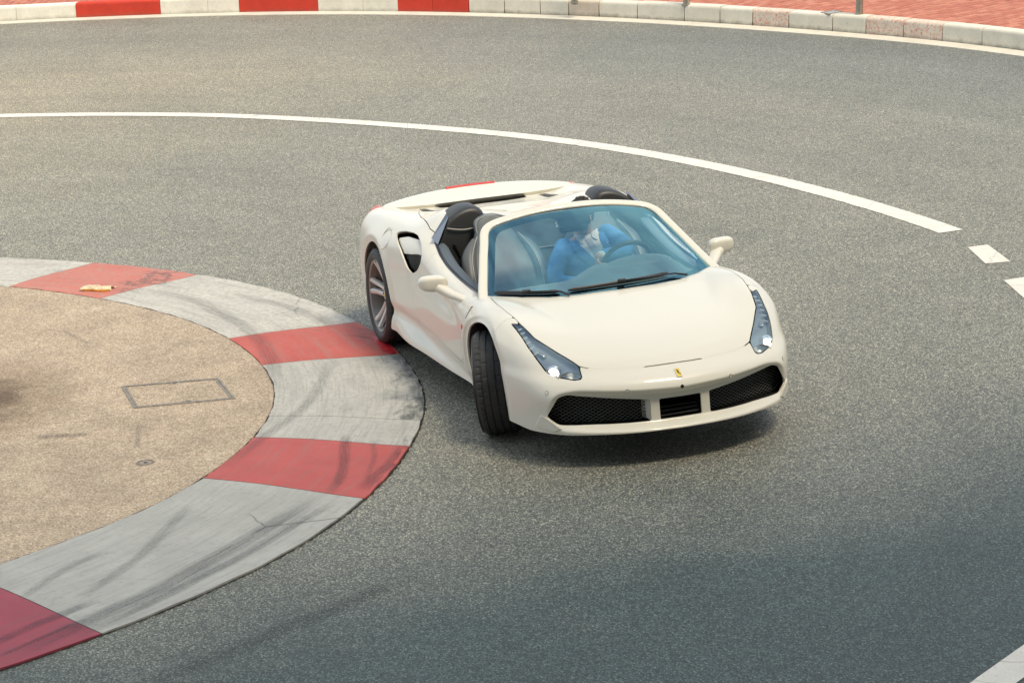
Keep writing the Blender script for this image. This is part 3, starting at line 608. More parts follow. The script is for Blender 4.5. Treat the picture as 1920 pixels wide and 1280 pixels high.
def build_body():
    xf, xb, zc = .38, -2.85, .42
    nf, nb = 110, 40
    st = []
    for a in np.linspace(0, np.pi/2, nf)[:-1]: st.append((xf, a))
    for x in np.arange(xf, xb, -.0125): st.append((x, np.pi/2))
    for a in np.linspace(np.pi/2, np.pi, nb): st.append((xb, a))
    ox = np.array([s[0] for s in st]); az = np.array([s[1] for s in st])
    # elevation: dense at the shoulders
    ph = np.concatenate([np.radians(np.linspace(90, 0, 120)), np.radians(np.linspace(-.5, -34, 62))])
    A, PH = np.meshgrid(az, ph, indexing='ij'); OX = np.repeat(ox[:, None], len(ph), 1)
    O = np.stack([OX, OX*0, OX*0+zc], -1).reshape(-1, 3)
    D = np.stack([np.cos(PH)*np.cos(A), np.cos(PH)*np.sin(A), np.sin(PH)], -1).reshape(-1, 3)
    V = shoot(O, D); n, m = A.shape
    i, j = np.meshgrid(np.arange(n-1), np.arange(m-1), indexing='ij')
    a, b, c_, d = (i*m+j).ravel(), ((i+1)*m+j).ravel(), ((i+1)*m+j+1).ravel(), (i*m+j+1).ravel()
    Tn = np.concatenate([np.stack([a, d, c_], 1), np.stack([a, c_, b], 1)])
    # drop degenerate triangles, weld the pole and the centre line normals
    fn = np.cross(V[Tn[:, 1]]-V[Tn[:, 0]], V[Tn[:, 2]]-V[Tn[:, 0]]); Tn = Tn[np.linalg.norm(fn, axis=1) > 1e-10]
    N = vnormals(V, Tn)
    key = np.round(V, 4); _, inv = np.unique(key, axis=0, return_inverse=True); inv = inv.ravel()
    Ns = np.zeros((inv.max()+1, 3)); np.add.at(Ns, inv, N); N = Ns[inv]
    N[np.abs(V[:, 1]) < 1e-4, 1] = 0
    N /= np.linalg.norm(N, axis=1)[:, None]+1e-12
    return V, N, Tn
def vnormals(V, Tn):
    fn = np.cross(V[Tn[:, 1]]-V[Tn[:, 0]], V[Tn[:, 2]]-V[Tn[:, 0]])
    N = np.zeros_like(V)
    for k in range(3): np.add.at(N, Tn[:, k], fn)
    return N
def clip(V, N, Tn, f):
    """keep the part of a triangle mesh where f < 0"""
    ins = f < 0; c = ins[Tn].sum(1)
    keep = [Tn[c == 3]]; cut = {}; nv, nn = [], []; base = len(V)
    def edge(a, b):
        k = (a, b) if a < b else (b, a)
        if k not in cut:
            t = f[k[0]]/(f[k[0]]-f[k[1]]); nv.append(V[k[0]]*(1-t)+V[k[1]]*t); nn.append(N[k[0]]*(1-t)+N[k[1]]*t); cut[k] = base+len(nv)-1
        return cut[k]
    ex = []
    for t in Tn[(c == 1) | (c == 2)].tolist():
        for s in range(3):
            a, b, d = t[s], t[(s+1) % 3], t[(s+2) % 3]
            if ins[a] and not ins[b] and not ins[d]: ex.append((a, edge(a, b), edge(a, d))); break
            if not ins[a] and ins[b] and ins[d]:
                p, q = edge(a, b), edge(a, d); ex.append((p, b, d)); ex.append((p, d, q)); break
    if ex: keep.append(np.array(ex))
    Tn = np.concatenate(keep)
    V2 = np.concatenate([V, np.array(nv).reshape(-1, 3)]); N2 = np.concatenate([N, np.array(nn).reshape(-1, 3)])
    used = np.unique(Tn); mp = np.full(len(V2), -1); mp[used] = np.arange(len(used))
    N2 = N2[used]; return V2[used], N2/(np.linalg.norm(N2, axis=1)[:, None]+1e-12), mp[Tn]
def flange(V, N, Tn, depth, mid=1e-4):
    """rim walls along the cut edges (not along the centre line)"""
    e = np.concatenate([Tn[:, [0, 1]], Tn[:, [1, 2]], Tn[:, [2, 0]]]); s = np.sort(e, 1)
    _, idx, cnt = np.unique(s, axis=0, return_index=True, return_counts=True)
    be = e[idx[cnt == 1]]; be = be[~((np.abs(V[be[:, 0], 1]) < mid) & (np.abs(V[be[:, 1], 1]) < mid))]
    if not len(be): return V, N, Tn
    a, b = V[be[:, 0]], V[be[:, 1]]; na, nb = N[be[:, 0]], N[be[:, 1]]
    k = len(be); base = len(V)
    a2, b2 = a-na*depth, b-nb*depth; fn = np.cross(b-a, na); fn /= np.linalg.norm(fn, axis=1)[:, None]+1e-12
    V = np.concatenate([V, a, b, a2, b2]); N = np.concatenate([N, fn, fn, fn, fn])
    i = np.arange(k)+base
    return V, N, np.concatenate([Tn, np.stack([i, i+2*k, i+3*k], 1), np.stack([i, i+3*k, i+k], 1)])
def both(V, N, Tn):
    """add the mirrored half"""
    k = len(V); return (np.concatenate([V, V*[1, -1, 1]]), np.concatenate([N, N*[1, -1, 1]]), np.concatenate([Tn, Tn[:, ::-1]+k]))
def mirror(V, N, Tn): return V*[1, -1, 1], N*[1, -1, 1], Tn[:, ::-1].copy()
# ------------------------------------------------------------------ sports car: panels cut from the body surface
car = empty('sports_car', (0, 0, 0), 'cream white open-top sports car turning right beside the red and white kerb', 'car')
PAINT = M['paint']
BV, BN, BT = build_body()
X_, Y_, Z_ = BV.T
G = .0026                                                     # half a panel gap
ARCH = lambda V: np.where(V[:, 1] > .5, -np.minimum(wheel_d(V[:, 0], V[:, 2], 0, FR), wheel_d(V[:, 0], V[:, 2], -2.65, RR)), -1)
COWL = [(-.062, 0), (-.080, .25), (-.125, .44), (-.225, .60), (-.34, .70), (-.385, .752)]
sympoly = lambda h: np.array(h+[(x, -y) for x, y in h[::-1] if abs(y) > 1e-6])
COCKPIT = sympoly([(x-.012, y) for x, y in COWL]+[(-.58, .772), (-1.0, .778), (-1.3, .782), (-1.47, .780), (-1.60, .770), (-1.70, .70), (-1.74, .60), (-1.74, .30), (-1.72, 0)])
HL = rounded([(.250, .810), (.295, .757), (.450, .724), (.609, .640), (.765, .550), (.842, .557), (.825, .600), (.750, .688), (.685, .733), (.592, .762), (.500, .782), (.420, .790)], .012, 3)
BONNET = sympoly(COWL[:-1]+[(-.352, .760), (-.225, .781), (-.1, .792), (.077, .785), (.295, .757), (.450, .724), (.609, .640), (.765, .550), (.800, .505), (.842, .42), (.877, .32), (.902, .21), (.911, .11), (.914, 0)])
DOOR = rounded([(-.56, .90), (-.545, .55), (-.60, .36), (-.70, .335), (-1.55, .355), (-1.63, .375), (-1.665, .42), (-1.74, .50), (-1.70, .60), (-1.52, .75), (-1.50, .95)], .03)
INTAKE = rounded([(-2.25, .868), (-2.235, .889), (-2.122, .913), (-1.964, .931), (-1.858, .931), (-1.737, .904), (-1.637, .852), (-1.605, .799), (-1.70, .727), (-1.777, .686), (-1.828, .709), (-1.921, .754), (-2.032, .807)], .03, 4)
DECK = sympoly([(-1.70, 0), (-1.72, .60), (-1.66, .735), (-1.80, .752), (-2.0, .73), (-2.22, .698), (-2.54, .637), (-2.8, .56), (-3.02, .48), (-3.05, 0)])
MESHVENT = [(-3.16, .435), (-3.16, .482), (-2.875, .515), (-2.80, .41)]
GRL = rounded([(.188, .396), (.60, .441), (.660, .452), (.708, .432), (.774, .312), (.710, .265), (.188, .266)], .013)
GRLM = GRL.copy(); GRLM[:, 0] = np.maximum(GRLM[:, 0], .200)
GRC = rounded([(-.133, .268), (.133, .268), (.133, .392), (-.133, .392)], .008)
SLOT = [(-3.075, -.27), (-3.09, -.33), (-3.30, -.36), (-3.30, .36), (-3.09, .33), (-3.075, .27)]
FIN = [(.800, .326), (.770, .312), (.700, .246), (.738, .228), (.815, .246)]
def openings(V):
    x, y, z = V.T
    f = np.maximum(ARCH(V), bottom_z(x)-z)
    f = np.maximum(f, np.where(z > .6, -sdpoly(x, y, COCKPIT), -1))
    f = np.maximum(f, np.where((y > .6) & (x < -1.5), -sdpoly(x, z, INTAKE), -1))
    f = np.maximum(f, np.where(x > .6, -np.minimum(sdpoly(y, z, GRL), sdpoly(y, z, GRC)), -1))
    f = np.maximum(f, np.where(z > .6, -np.minimum(sdpoly(x, y, MESHVENT), sdpoly(x, y, SLOT)), -1))
    return f
def r_hl(V): return np.where((V[:, 0] > .1) & (V[:, 2] > .45), sdpoly(V[:, 0], V[:, 1], HL), 1)
def r_bonnet(V):
    d = np.where((V[:, 2] > .45) & (V[:, 0] > -.5), sdpoly(V[:, 0], V[:, 1], BONNET), 1)
    return d
def r_door(V): return np.where((V[:, 1] > .5), sdpoly(V[:, 0], V[:, 2], DOOR), 1)
def r_deck(V): return np.where(V[:, 2] > .6, sdpoly(V[:, 0], V[:, 1], DECK), 1)
def r_bumper(V): return np.maximum(.215-V[:, 0]-.25*np.maximum(V[:, 2]-.7, 0), -1)
SHELL = clip(BV, BN, BT, openings(BV))
def panel(name, f, depth=.012, mat=None, sides='both', parent=None, src=None):
    V, N, Tn = src if src is not None else SHELL
    P_ = clip(V, N, Tn, f(V)); P_ = flange(*P_, depth)
    outp = []
    for s in {'both': ('both',), 'each': ('l', 'r')}[sides]:
        Q = both(*P_) if s == 'both' else (P_ if s == 'l' else mirror(*P_))
        outp.append(mesh_np(name, Q[0], Q[2], mat or PAINT, parent or car, N=Q[1]))
    return outp
def gapvar(V): return np.where((V[:, 0] > .86) & (np.abs(V[:, 1]) < .185), .004, np.where(V[:, 0] > .80, .0002, G))
panel('bonnet', lambda V: np.maximum(r_bonnet(V)+gapvar(V), -r_hl(V)+G))
panel('front_bumper', lambda V: np.maximum.reduce([r_bumper(V)+.0012, -r_bonnet(V)+np.minimum(gapvar(V), .0026), -r_hl(V)+G]))
panel('door', lambda V: r_door(V)+.0007, sides='each')
panel('engine_cover', lambda V: r_deck(V)+G)
panel('body', lambda V: np.maximum.reduce([-r_hl(V)+G, -r_bonnet(V)+G, -r_door(V)+.0007, -r_deck(V)+G, -r_bumper(V)+.0012]))
# ---- headlights
def offset(src, f, d, mat, name, parent, side, depth=0.0):
    V, N, Tn = src; P_ = clip(V, N, Tn, f(V)); P_ = (P_[0]-P_[1]*d, P_[1], P_[2])
    if depth: P_ = flange(*P_, depth)
    if side < 0: P_ = mirror(*P_)
    return mesh_np(name, P_[0], P_[2], mat, parent, N=P_[1])
def hz(x, y): return float(T(np.array([x]), np.array([abs(y)]))[0])
def surf_xy(x, y):
    """height of the body surface over (x, y)"""
    sc = np.ndim(x) == 0; x = np.atleast_1d(np.asarray(x, float)); y = np.abs(np.broadcast_to(np.asarray(y, float), x.shape))
    lo = np.full(x.shape, .3); hi = np.full(x.shape, 1.2)
    for _ in range(22):
        m = (lo+hi)/2; i = body_g(x, y, m) < 0; lo = np.where(i, m, lo); hi = np.where(i, hi, m)
    return float(lo[0]) if sc else lo
def surf_n(x, y, z):
    e = 1e-3; g = lambda a, b, c_: body_g(np.array([a]), np.array([abs(b)]), np.array([c_]))[0]
    n = np.array([g(x+e, y, z)-g(x-e, y, z), g(x, y+e, z)-g(x, y-e, z), g(x, y, z+e)-g(x, y, z-e)]); return n/np.linalg.norm(n)
for sd in (1, -1):
    h = offset(SHELL, lambda V: r_hl(V)+.0035, .001, M['lens'], 'headlight', car, sd)
    offset(SHELL, lambda V: r_hl(V)+.004, .040, M['lamp_house'], 'lamp_housing', h, sd)
    V, N, Tn = clip(*SHELL, r_hl(SHELL[0])+.004); k0 = len(V); V2, N2, T2 = flange(V, N, Tn, .05)
    used = T2[len(Tn):]; w = (V2, N2, used) if sd > 0 else mirror(V2, N2, used); u = np.unique(w[2]); mp = np.full(len(w[0]), -1); mp[u] = np.arange(len(u))
    mesh_np('lamp_wall', w[0][u], mp[w[2]], M['gloss_black'], h, N=w[1][u])
    for t in np.linspace(0, 1, 6):                              # daytime light strips along the outer edge
        x = .315+.235*t; y = .770-.018*t+.012*math.sin(t*3); z = surf_xy(x, y); n = surf_n(x, y, z)
        b = box((0, 0, 0), (.013, .036, .008), bev=.003); rot = rotz(R(-14)); nz_ = n*[1, 1, 1]
        a1 = np.array([0, 1, 0])-n[1]*n; a1 /= np.linalg.norm(a1); a0 = np.cross(a1, n)
        V = b[0] @ rot.T; V = V[:, :1]*a0+V[:, 1:2]*a1+V[:, 2:3]*n+np.array([x, y, z])-n*.018
        part('light_strip', (V, b[1]), M['strip'], h, flip_y=sd < 0)
    c0 = np.array([.690, .690, 0]); c0[2] = surf_xy(c0[0], c0[1])-.040
    ax = np.array([.80, .22, .42]); ax /= np.linalg.norm(ax); a1 = np.cross(ax, [0, 0, 1.]); a1 /= np.linalg.norm(a1); a2 = np.cross(a1, ax)
    frame = np.stack([a1, ax, a2], 1)
    for nm, prof, mt in (('projector_lens', [(.001, .026), (.010, .024), (.016, .018), (.019, .008), (.020, 0)], M['lamp_lit']), ('projector_ring', [(.020, -.02), (.021, .002), (.034, .014), (.050, .010), (.053, -.03)], M['chrome'])):
        V, F = revolve(prof, 28); part(nm, (V @ frame.T+c0, F), mt, h, flip_y=sd < 0)
    c1 = np.array([.775, .610, 0]); c1[2] = surf_xy(c1[0], c1[1])-.032
    V, F = revolve([(.001, -.022), (.02, -.018), (.038, -.006), (.048, .010), (.052, .012), (.052, -.02)], 28); part('reflector_bowl', (V*[1.5, 1, .75] @ frame.T+c1, F), M['reflector'], h, flip_y=sd < 0)
    V, F = ell(c1+ax*-.004, (.012, .012, .012)); part('bulb', (V, F), M['bulb'], h, flip_y=sd < 0)
    x, y = .55, .715; b = box((x, y, surf_xy(x, y)-.032), (.07, .03, .012), rotz(R(-25)) @ roty(R(16)), bev=.004); part('reflector_plate', b, M['reflector'], h, flip_y=sd < 0)
# ---- air intakes: dark duct and wire mesh
def ribbons(poly, sp, ang, w, to3d, thick=.003, inset=0.0):
    """wire mesh strands inside a 2d polygon, carried onto a surface"""
    poly = np.asarray(poly, float); lo, hi = poly.min(0), poly.max(0); cc = (lo+hi)/2; rad = np.linalg.norm(hi-lo)/2
    segs = []
    for a in ang:
        d = np.array([math.cos(a), math.sin(a)]); nrm = np.array([-d[1], d[0]])
        S_ = np.arange(-rad, rad, sp); t = np.linspace(-rad, rad, 140)
        q = cc+S_[:, None, None]*nrm+t[None, :, None]*d; ins = sdpoly(q[..., 0], q[..., 1], poly) < -inset
        for i in range(len(S_)):
            k = 0
            while k < len(t):
                if ins[i, k]:
                    e_ = k
                    while e_+1 < len(t) and ins[i, e_+1]: e_ += 1
                    if e_-k >= 2: segs.append((q[i, np.unique(np.linspace(k, e_, max(2, (e_-k)//12+2)).astype(int))], nrm))
                    k = e_+1
                else: k += 1
    A = np.concatenate([c_-n_*w/2 for c_, n_ in segs]); B = np.concatenate([c_+n_*w/2 for c_, n_ in segs])
    L3, n3 = to3d(A); R3, _ = to3d(B); B3 = (L3+R3)/2-n3*thick; parts_ = []; k = 0
    for c_, _ in segs:
        parts_.append(loft([np.stack([L3[i], R3[i], B3[i]]) for i in range(k, k+len(c_))])); k += len(c_)
    return merge(parts_)
def front_map(off):
    def f_(q):
        y, z = q.T; x = FT(np.abs(y), z)-recess(np.abs(y), z)-off; return np.c_[x, y, z], np.tile([1., 0, 0], (len(q), 1))
    return f_
def side_y(x, z):
    lo = np.full(len(x), .3); hi = np.full(len(x), 1.2)
    for _ in range(26):
        m = (lo+hi)/2; i = body_g(x, m, z) < 0; lo = np.where(i, m, lo); hi = np.where(i, hi, m)
    return lo
def side_map(off):
    def f_(q):
        x, z = q.T; y = side_y(x, z)-off; return np.c_[x, y, z], np.tile([0, 1., 0], (len(q), 1))
    return f_
R_ = []
for y in np.linspace(-.80, .80, 41):
    xf_ = float(FT(np.array([abs(y)]), np.array([.33]))[0])-.02; R_.append([(xf_-.045, y, .248), (xf_-.22, y, .245), (xf_-.22, y, .47), (xf_-.07, y, .468)])
part('intake_duct', merge([loft(R_, caps=False, closed=False)]+[loft([[(x_-.0, y, z_) for x_, z_ in ((.70, .24), (.70, .47))], [(x_, y, z_) for x_, z_ in ((.40, .24), (.40, .47))]], caps=False, closed=False) for y in (-.80, .80)]), M['dark'], car, angle=None)
for sd in (1, -1):
    g_ = part('front_grille', ribbons(GRLM, .0175, (R(32), R(-32)), .0032, front_map(.075), inset=-.004), M['mesh'], car, angle=None, flip_y=sd < 0)
    part('intake_wall', loft([[(FT(np.array([.19]), np.array([z]))[0]-recess(np.array([.19]), np.array([z]))[0]-d_, .1895+dy, z) for z in (.266, .30, .35, .396)] for d_, dy in ((.004, 0), (.075, .006), (.11, .02))], caps=False, closed=False), PAINT, g_, flip_y=sd < 0)
cg = part('centre_duct', box((.90, 0, .325), (.10, .27, .012), bev=.004), M['gloss_black'], car)
for z, x in ((.30, .945), (.278, .965)): part('duct_vane', sweep([(x-.02*abs(y)*4*abs(y), y, z+.012*y) for y in np.linspace(-.126, .126, 12)], ngon(.011, 10, .6)), M['black_satin'], cg)
for sd in (1, -1):
    # winglet at the corner of the bumper
    fp = np.array([(.729, .800, .319), (.768, .774, .306), (.842, .708, .247), (.812, .741, .226), (.684, .821, .243)]); fn_ = np.array([.72, .66, .22])/np.linalg.norm([.72, .66, .22])
    part('winglet', loft([fp-fn_*.012, fp+fn_*.000, fp.mean(0)+(fp-fp.mean(0))*.95+fn_*.0035]), PAINT, car, angle=30, flip_y=sd < 0)
    # side intake: void, painted blade, lower mesh
    fi = lambda V: np.where((V[:, 1] > .6) & (V[:, 0] < -1.5), sdpoly(V[:, 0], V[:, 2], INTAKE), 1)
    si = offset((BV, BN, BT), lambda V: fi(V)-.015, .10, M['dark'], 'side_intake', car, sd)
    offset((BV, BN, BT), lambda V: np.maximum(fi(V)-.001, np.maximum(.791+.155*(V[:, 0]+1.99)-V[:, 2], V[:, 2]-np.interp(V[:, 0], [-2.25, -2.2, -2.05, -1.825, -1.7, -1.6], [.849, .864, .901, .919, .893, .857]))), .022, PAINT, 'intake_blade', si, sd, depth=.02)
    part('intake_mesh', ribbons(np.array([(x, min(z, .80+.155*(x+1.99))) for x, z in INTAKE]), .0175, (R(25), R(-35)), .0032, side_map(.03)), M['mesh'], si, angle=None, flip_y=sd < 0)
    # fuel cap ring / marker lamp / script
# ---- vents in the engine cover, rear slot, spoiler
for sd in (1, -1):
    f_ = lambda V: np.where(V[:, 2] > .6, sdpoly(V[:, 0], V[:, 1], MESHVENT)-.01, 1)
    dv = offset((BV, BN, BT), f_, .05, M['dark'], 'deck_vent', car, sd)
    def top_map(q, off=.008): z = surf_xy(q[:, 0], q[:, 1]); return np.c_[q, z-off], np.tile([0, 0, 1.], (len(q), 1))
    part('vent_mesh', ribbons(MESHVENT, .013, (R(35), R(-35)), .004, top_map), M['mesh'], dv, angle=None, flip_y=sd < 0)
offs = lambda V: np.where(V[:, 2] > .6, sdpoly(V[:, 0], V[:, 1], SLOT)-.01, 1)
V, N, Tn = clip(BV, BN, BT, offs(BV)); Q = both(V-[0, 0, .06], N, Tn); mesh_np('rear_slot', Q[0], Q[2], M['dark'], car, N=Q[1])
rings = []
for y in np.linspace(-.735, .735, 49):
    a = abs(y)/.735; xt = -3.36+.10*a**2.5; zt = .915-.05*a**2.2; xf_ = -3.19+.02*a-.01*a**6; zf = .848+.0*a
    if a > .5: zf = .848+.030*(a-.5)
    e_ = 1 if a < .93 else math.sqrt(max(.02, 1-((a-.93)/.07)**2))
    pr = [(xt, zt), (xt+.012, zt+.006), (xt+.05, zt+.003), ((xt+xf_)/2, (zt+zf)/2+.012), (xf_-.03, zf+.010), (xf_, zf), (xf_-.012, zf-.022), ((xt+xf_)/2, (zt+zf)/2-.04), (xt+.005, zt-.06), (xt-.004, zt-.02)]
    pr = np.array(pr); m_ = pr.mean(0); pr = m_+(pr-m_)*[1, e_]
    rings.append(np.c_[pr[:, 0], np.full(len(pr), y), pr[:, 1]])
sp = part('spoiler', loft(rings), PAINT, car, angle=50)
part('brake_light', sweep([(-3.36+.10*(abs(y)/.735)**2.5+.012, y, .915-.05*(abs(y)/.735)**2.2+.009) for y in np.linspace(-.215, .16, 16)], ngon(.015, 8, .6)), M['red_lens'], sp)
for sd in (1, -1):
    for k, (cx, cy, cz) in enumerate([(-3.35, .755, .79)]):
        V, F = revolve([(.001, .022), (.04, .020), (.06, .012), (.068, 0), (.07, -.05)], 32)
        fr = np.stack([[.35, .94, 0], np.array([-.92, .34, .2])/np.linalg.norm([-.92, .34, .2]), [0, -.2, .98]], 1)
        part('tail_light', (V @ fr.T+[cx, cy, cz], F), M['tail_lens'], car, flip_y=sd < 0)
# ---- badge, camera, sensors, marker lamp, side script
def on_front(y, z):
    lo, hi = .3, 1.4
    for _ in range(30):
        m = (lo+hi)/2
        if body_g(np.array([m]), np.array([abs(y)]), np.array([z]))[0] < 0: lo = m
        else: hi = m
    return lo
bx_, bz_ = .980, .532; n0 = surf_n(on_front(0, bz_), 0, bz_); c0 = np.array([on_front(0, bz_), 0, bz_])
ty = np.array([0, 1., 0]); tz = np.cross(n0, ty); tz = tz if tz[2] > 0 else -tz
def on_plate(q, h): q = np.asarray(q, float); return c0+q[:, :1]*ty+q[:, 1:2]*tz+n0*h
def plate(poly, h0, h1, mat, name, parent): return part(name, loft([on_plate(poly, h0), on_plate(poly, h1)]), mat, parent, angle=30)
bd = plate(rounded([(-.017, -.036), (.017, -.036), (.017, .036), (-.017, .036)], .004, 3), -.002, .003, M['chrome'], 'badge', car)
plate(rounded([(-.0145, -.0335), (.0145, -.0335), (.0145, .0335), (-.0145, .0335)], .003, 3), .002, .0040, M['badge_yellow'], 'badge_field', bd)
HORSE = [(-.008, .021), (-.004, .024), (.000, .022), (.002, .016), (.003, .010), (.0065, .012), (.0045, .006), (.003, .001), (.006, -.004), (.010, -.010), (.0115, -.016), (.008, -.017), (.006, -.011), (.002, -.006), (-.002, -.004), (-.003, .002), (-.008, .000), (-.007, .004), (-.003, .007), (-.003, .012), (-.005, .017)]
plate([(y, z) for y, z in HORSE], .0035, .0052, M['gloss_black'], 'badge_figure', bd)
def disc_on(name, p, n, r, h, mat, parent, k=20, ring=0):
    p = np.asarray(p, float); a = np.cross(n, [0, 0, 1.]); a /= np.linalg.norm(a); b = np.cross(n, a); q = ngon(r, k); Rg = lambda rr, hh: p+np.outer(ngon(rr, k)[:, 0], a)+np.outer(ngon(rr, k)[:, 1], b)+n*hh
    rg = [Rg(r, -.004), Rg(r, h), Rg(r-ring, h)] if ring else [Rg(r, -.004), Rg(r, h)]
    return part(name, loft(rg, caps=not ring), mat, parent, angle=30)
zc_ = .463; x0 = on_front(0, zc_); disc_on('parking_camera', (x0, 0, zc_), surf_n(x0, 0, zc_), .011, .003, M['gloss_black'], car)
for y, z in ((.33, .468), (.763, .462)):
    for sd in (1, -1):
        x0 = on_front(y, z); n = surf_n(x0, y, z); disc_on('parking_sensor', (x0, sd*y, z), n*[1, sd, 1], .0125, .0015, M['groove'], car, ring=.002)
        disc_on('sensor_face', (x0, sd*y, z), n*[1, sd, 1], .0095, .002, PAINT, car)
for sd in (1, -1):
    x, z = -.492, .606; y = float(side_y(np.array([x]), np.array([z]))[0])
    part('side_marker', box((x, y, z), (.026, .014, .032), bev=.006), M['amber'], car, flip_y=sd < 0)
    x, z = -2.40, .815; y = float(side_y(np.array([x]), np.array([z]))[0])
n_cap = surf_n(-2.40, side_y(np.array([-2.40]), np.array([.815]))[0], .815)*[1, -1, 1]
disc_on('fuel_cap', (-2.40, -float(side_y(np.array([-2.40]), np.array([.815]))[0]), .815), n_cap, .085, .0012, M['seam'], car, k=40, ring=.0025)
# script badge on the front wing
for sd in (1, -1):
    pr = []
    for k in range(9):
        t = k/8; x, z = -.378-.004*t, .758-.066*t; y = side_y(np.array([x]), np.array([z]))[0]; n = surf_n(x, y, z)
        w = .013*(1-.45*t)*(1 if k not in (3, 6) else .55)
        pr.append(box((0, 0, 0), (w*1.6, .003, .0062), roty(R(25 if k % 2 else -20))))
        pr[-1] = (pr[-1][0] @ rotx(-math.asin(max(-1, min(1, n[2])))*-1).T+np.array([x, y, z])+n*.001, pr[-1][1])
    part('script_badge', merge(pr), M['chrome_dark'], car, flip_y=sd < 0)
# ------------------------------------------------------------------ windscreen, frame, wipers, mirrors
BASE = smooth_path([(-.066, 0, .806), (-.084, .25, .804), (-.129, .44, .804), (-.229, .604, .805), (-.345, .705, .800), (-.415, .757, .790)], 61)
TOPC = smooth_path([(-1.0, 0, 1.168), (-1.0, .2, 1.163), (-1.0, .35, 1.148), (-.998, .47, 1.126), (-.985, .545, 1.104), (-.960, .582, 1.082)], 61)
def wpatch(s, t):
    """point on the windscreen; s across (-1..1), t up (0..1)"""
    s = np.asarray(s, float); t = np.asarray(t, float); k = np.abs(s)*60; i = np.clip(k.astype(int), 0, 59); fr = (k-i)[..., None]
    b = BASE[i]*(1-fr)+BASE[i+1]*fr; u = TOPC[i]*(1-fr)+TOPC[i+1]*fr
    p = b*(1-t[..., None])+u*t[..., None]; p = p+np.array([.36, 0, .93])*(.030*4*t*(1-t)*(1-.75*s**2))[..., None]
    p[..., 1] *= np.sign(s+1e-9); return p
def wgrid(f=None, off=0., ns=140, nt=70, src_t=(0, 1)):
    s, t = np.meshgrid(np.linspace(-1, 1, ns), np.linspace(*src_t, nt), indexing='ij'); V = wpatch(s, t).reshape(-1, 3)
    i, j = np.meshgrid(np.arange(ns-1), np.arange(nt-1), indexing='ij'); a = (i*nt+j).ravel(); b = ((i+1)*nt+j).ravel()
    Tn = np.concatenate([np.stack([a, b, b+1], 1), np.stack([a, b+1, a+1], 1)]); N = vnormals(V, Tn); N /= np.linalg.norm(N, axis=1)[:, None]+1e-12
    if f is not None: V, N, Tn = clip(V, N, Tn, f(s.ravel(), t.ravel()))
    return V+N*off, N, Tn
V, N, Tn = wgrid(); screen = mesh_np('windscreen', V, Tn, M['glass'], car, N=N)
CLEAR = rounded([(-.628, .075), (-.2, .065), (.2, .065), (.628, .075), (.585, .80), (.555, .905), (.12, .93), (.085, .80), (.06, .765), (-.085, .765), (-.115, .80), (-.15, .93), (-.555, .905), (-.585, .80)], .05)
V, N, Tn = wgrid(lambda s, t: -sdpoly(s*.66, t, CLEAR), -.004); mesh_np('screen_border', V, Tn, M['frit'], screen, N=N)
pil = smooth_path([(-.375, .800, .765), (-.46, .778, .803), (-.62, .724, .890), (-.78, .668, .982), (-.91, .622, 1.056), (-.985, .590, 1.097), (-1.022, .545, 1.120), (-1.037, .47, 1.138), (-1.044, .33, 1.161), (-1.045, .17, 1.177), (-1.045, 0, 1.182)], 40)
path = np.concatenate([pil, (pil[::-1]*[1, -1, 1])[1:]])
scl = np.r_[np.linspace(1.12, 1, 12), np.ones(len(path)-24), np.linspace(1, 1.12, 12)]
part('windscreen_frame', sweep(path, supell(.029, .015, 2.8, 16), up=np.array([.45, 0, .9]), scale=scl), PAINT, car, angle=60)
part('frame_seal', sweep(path[4:-4]+[-.030, 0, -.004], ngon(.011, 8), up=np.array([.45, 0, .9])), M['black'], car)
def on_screen(s, t, h):
    p = wpatch(np.array([s]), np.array([t]))[0]; e = 1e-3; a = wpatch(np.array([s+e]), np.array([t]))[0]-p; b = wpatch(np.array([s]), np.array([t+e]))[0]-p
    n = np.cross(a, b); n /= np.linalg.norm(n); n = n if n[2] > 0 else -n; return p+n*h
for s0, s1, t0, t1, sa, sb in ((-.93, -.42, .045, .055, -.66, -.36), (-.36, .44, .055, .085, .05, .58)):
    wp = empty('wiper', (0, 0, 0)); wp.parent = car
    pth = [on_screen(s0+(s1-s0)*k, t0+(t1-t0)*k, .016) for k in np.linspace(0, 1, 18)]
    part('wiper_blade', sweep(pth, [(-.008, -.010), (.008, -.010), (.005, .006), (-.002, .012)], scale=[.5]+[1]*16+[.5]), M['black_satin'], wp)
    pth = [on_screen(sa+(sb-sa)*k, (t0+t1)/2-.005+(-.045 if k > .8 else 0)*(k-.8)*5+.0, .034-.012*k) for k in np.linspace(0, 1, 12)]
    part('wiper_arm', sweep(pth, supell(.008, .005, 3, 10), scale=[.8]*8+[1, 1.1, 1.3, 1.3]), M['gloss_black'], wp)
    part('wiper_clip', box(on_screen(sa, (t0+t1)/2, .032), (.03, .05, .018), bev=.004), M['black_satin'], wp)
cowl = [wpatch(np.array([s]), np.array([0.]))[0] for s in np.linspace(-1, 1, 60)]
part('cowl_strip', sweep(np.array(cowl)+[-.012, 0, -.004], ngon(.010, 8)), M['black'], car)
part('toll_tag', box(on_screen(-.15, .86, -.03), (.012, .085, .045), roty(R(-35)), bev=.004), M['white_plastic'], car)
part('tag_display', box(on_screen(-.115, .905, -.022), (.012, .032, .022), roty(R(-35)), bev=.003), M['gloss_black'], car)
part('permit_sticker', loft([[on_screen(s, t, -.0015) for s, t in ((.885, .16), (.925, .17), (.905, .27), (.865, .26))], [on_screen(s, t, -.0025) for s, t in ((.885, .16), (.925, .17), (.905, .27), (.865, .26))]]), M['sticker'], car)
im = part('interior_mirror', box((-.93, .0, 1.062), (.03, .20, .062), roty(R(12)), bev=.013), M['black_satin'], car)
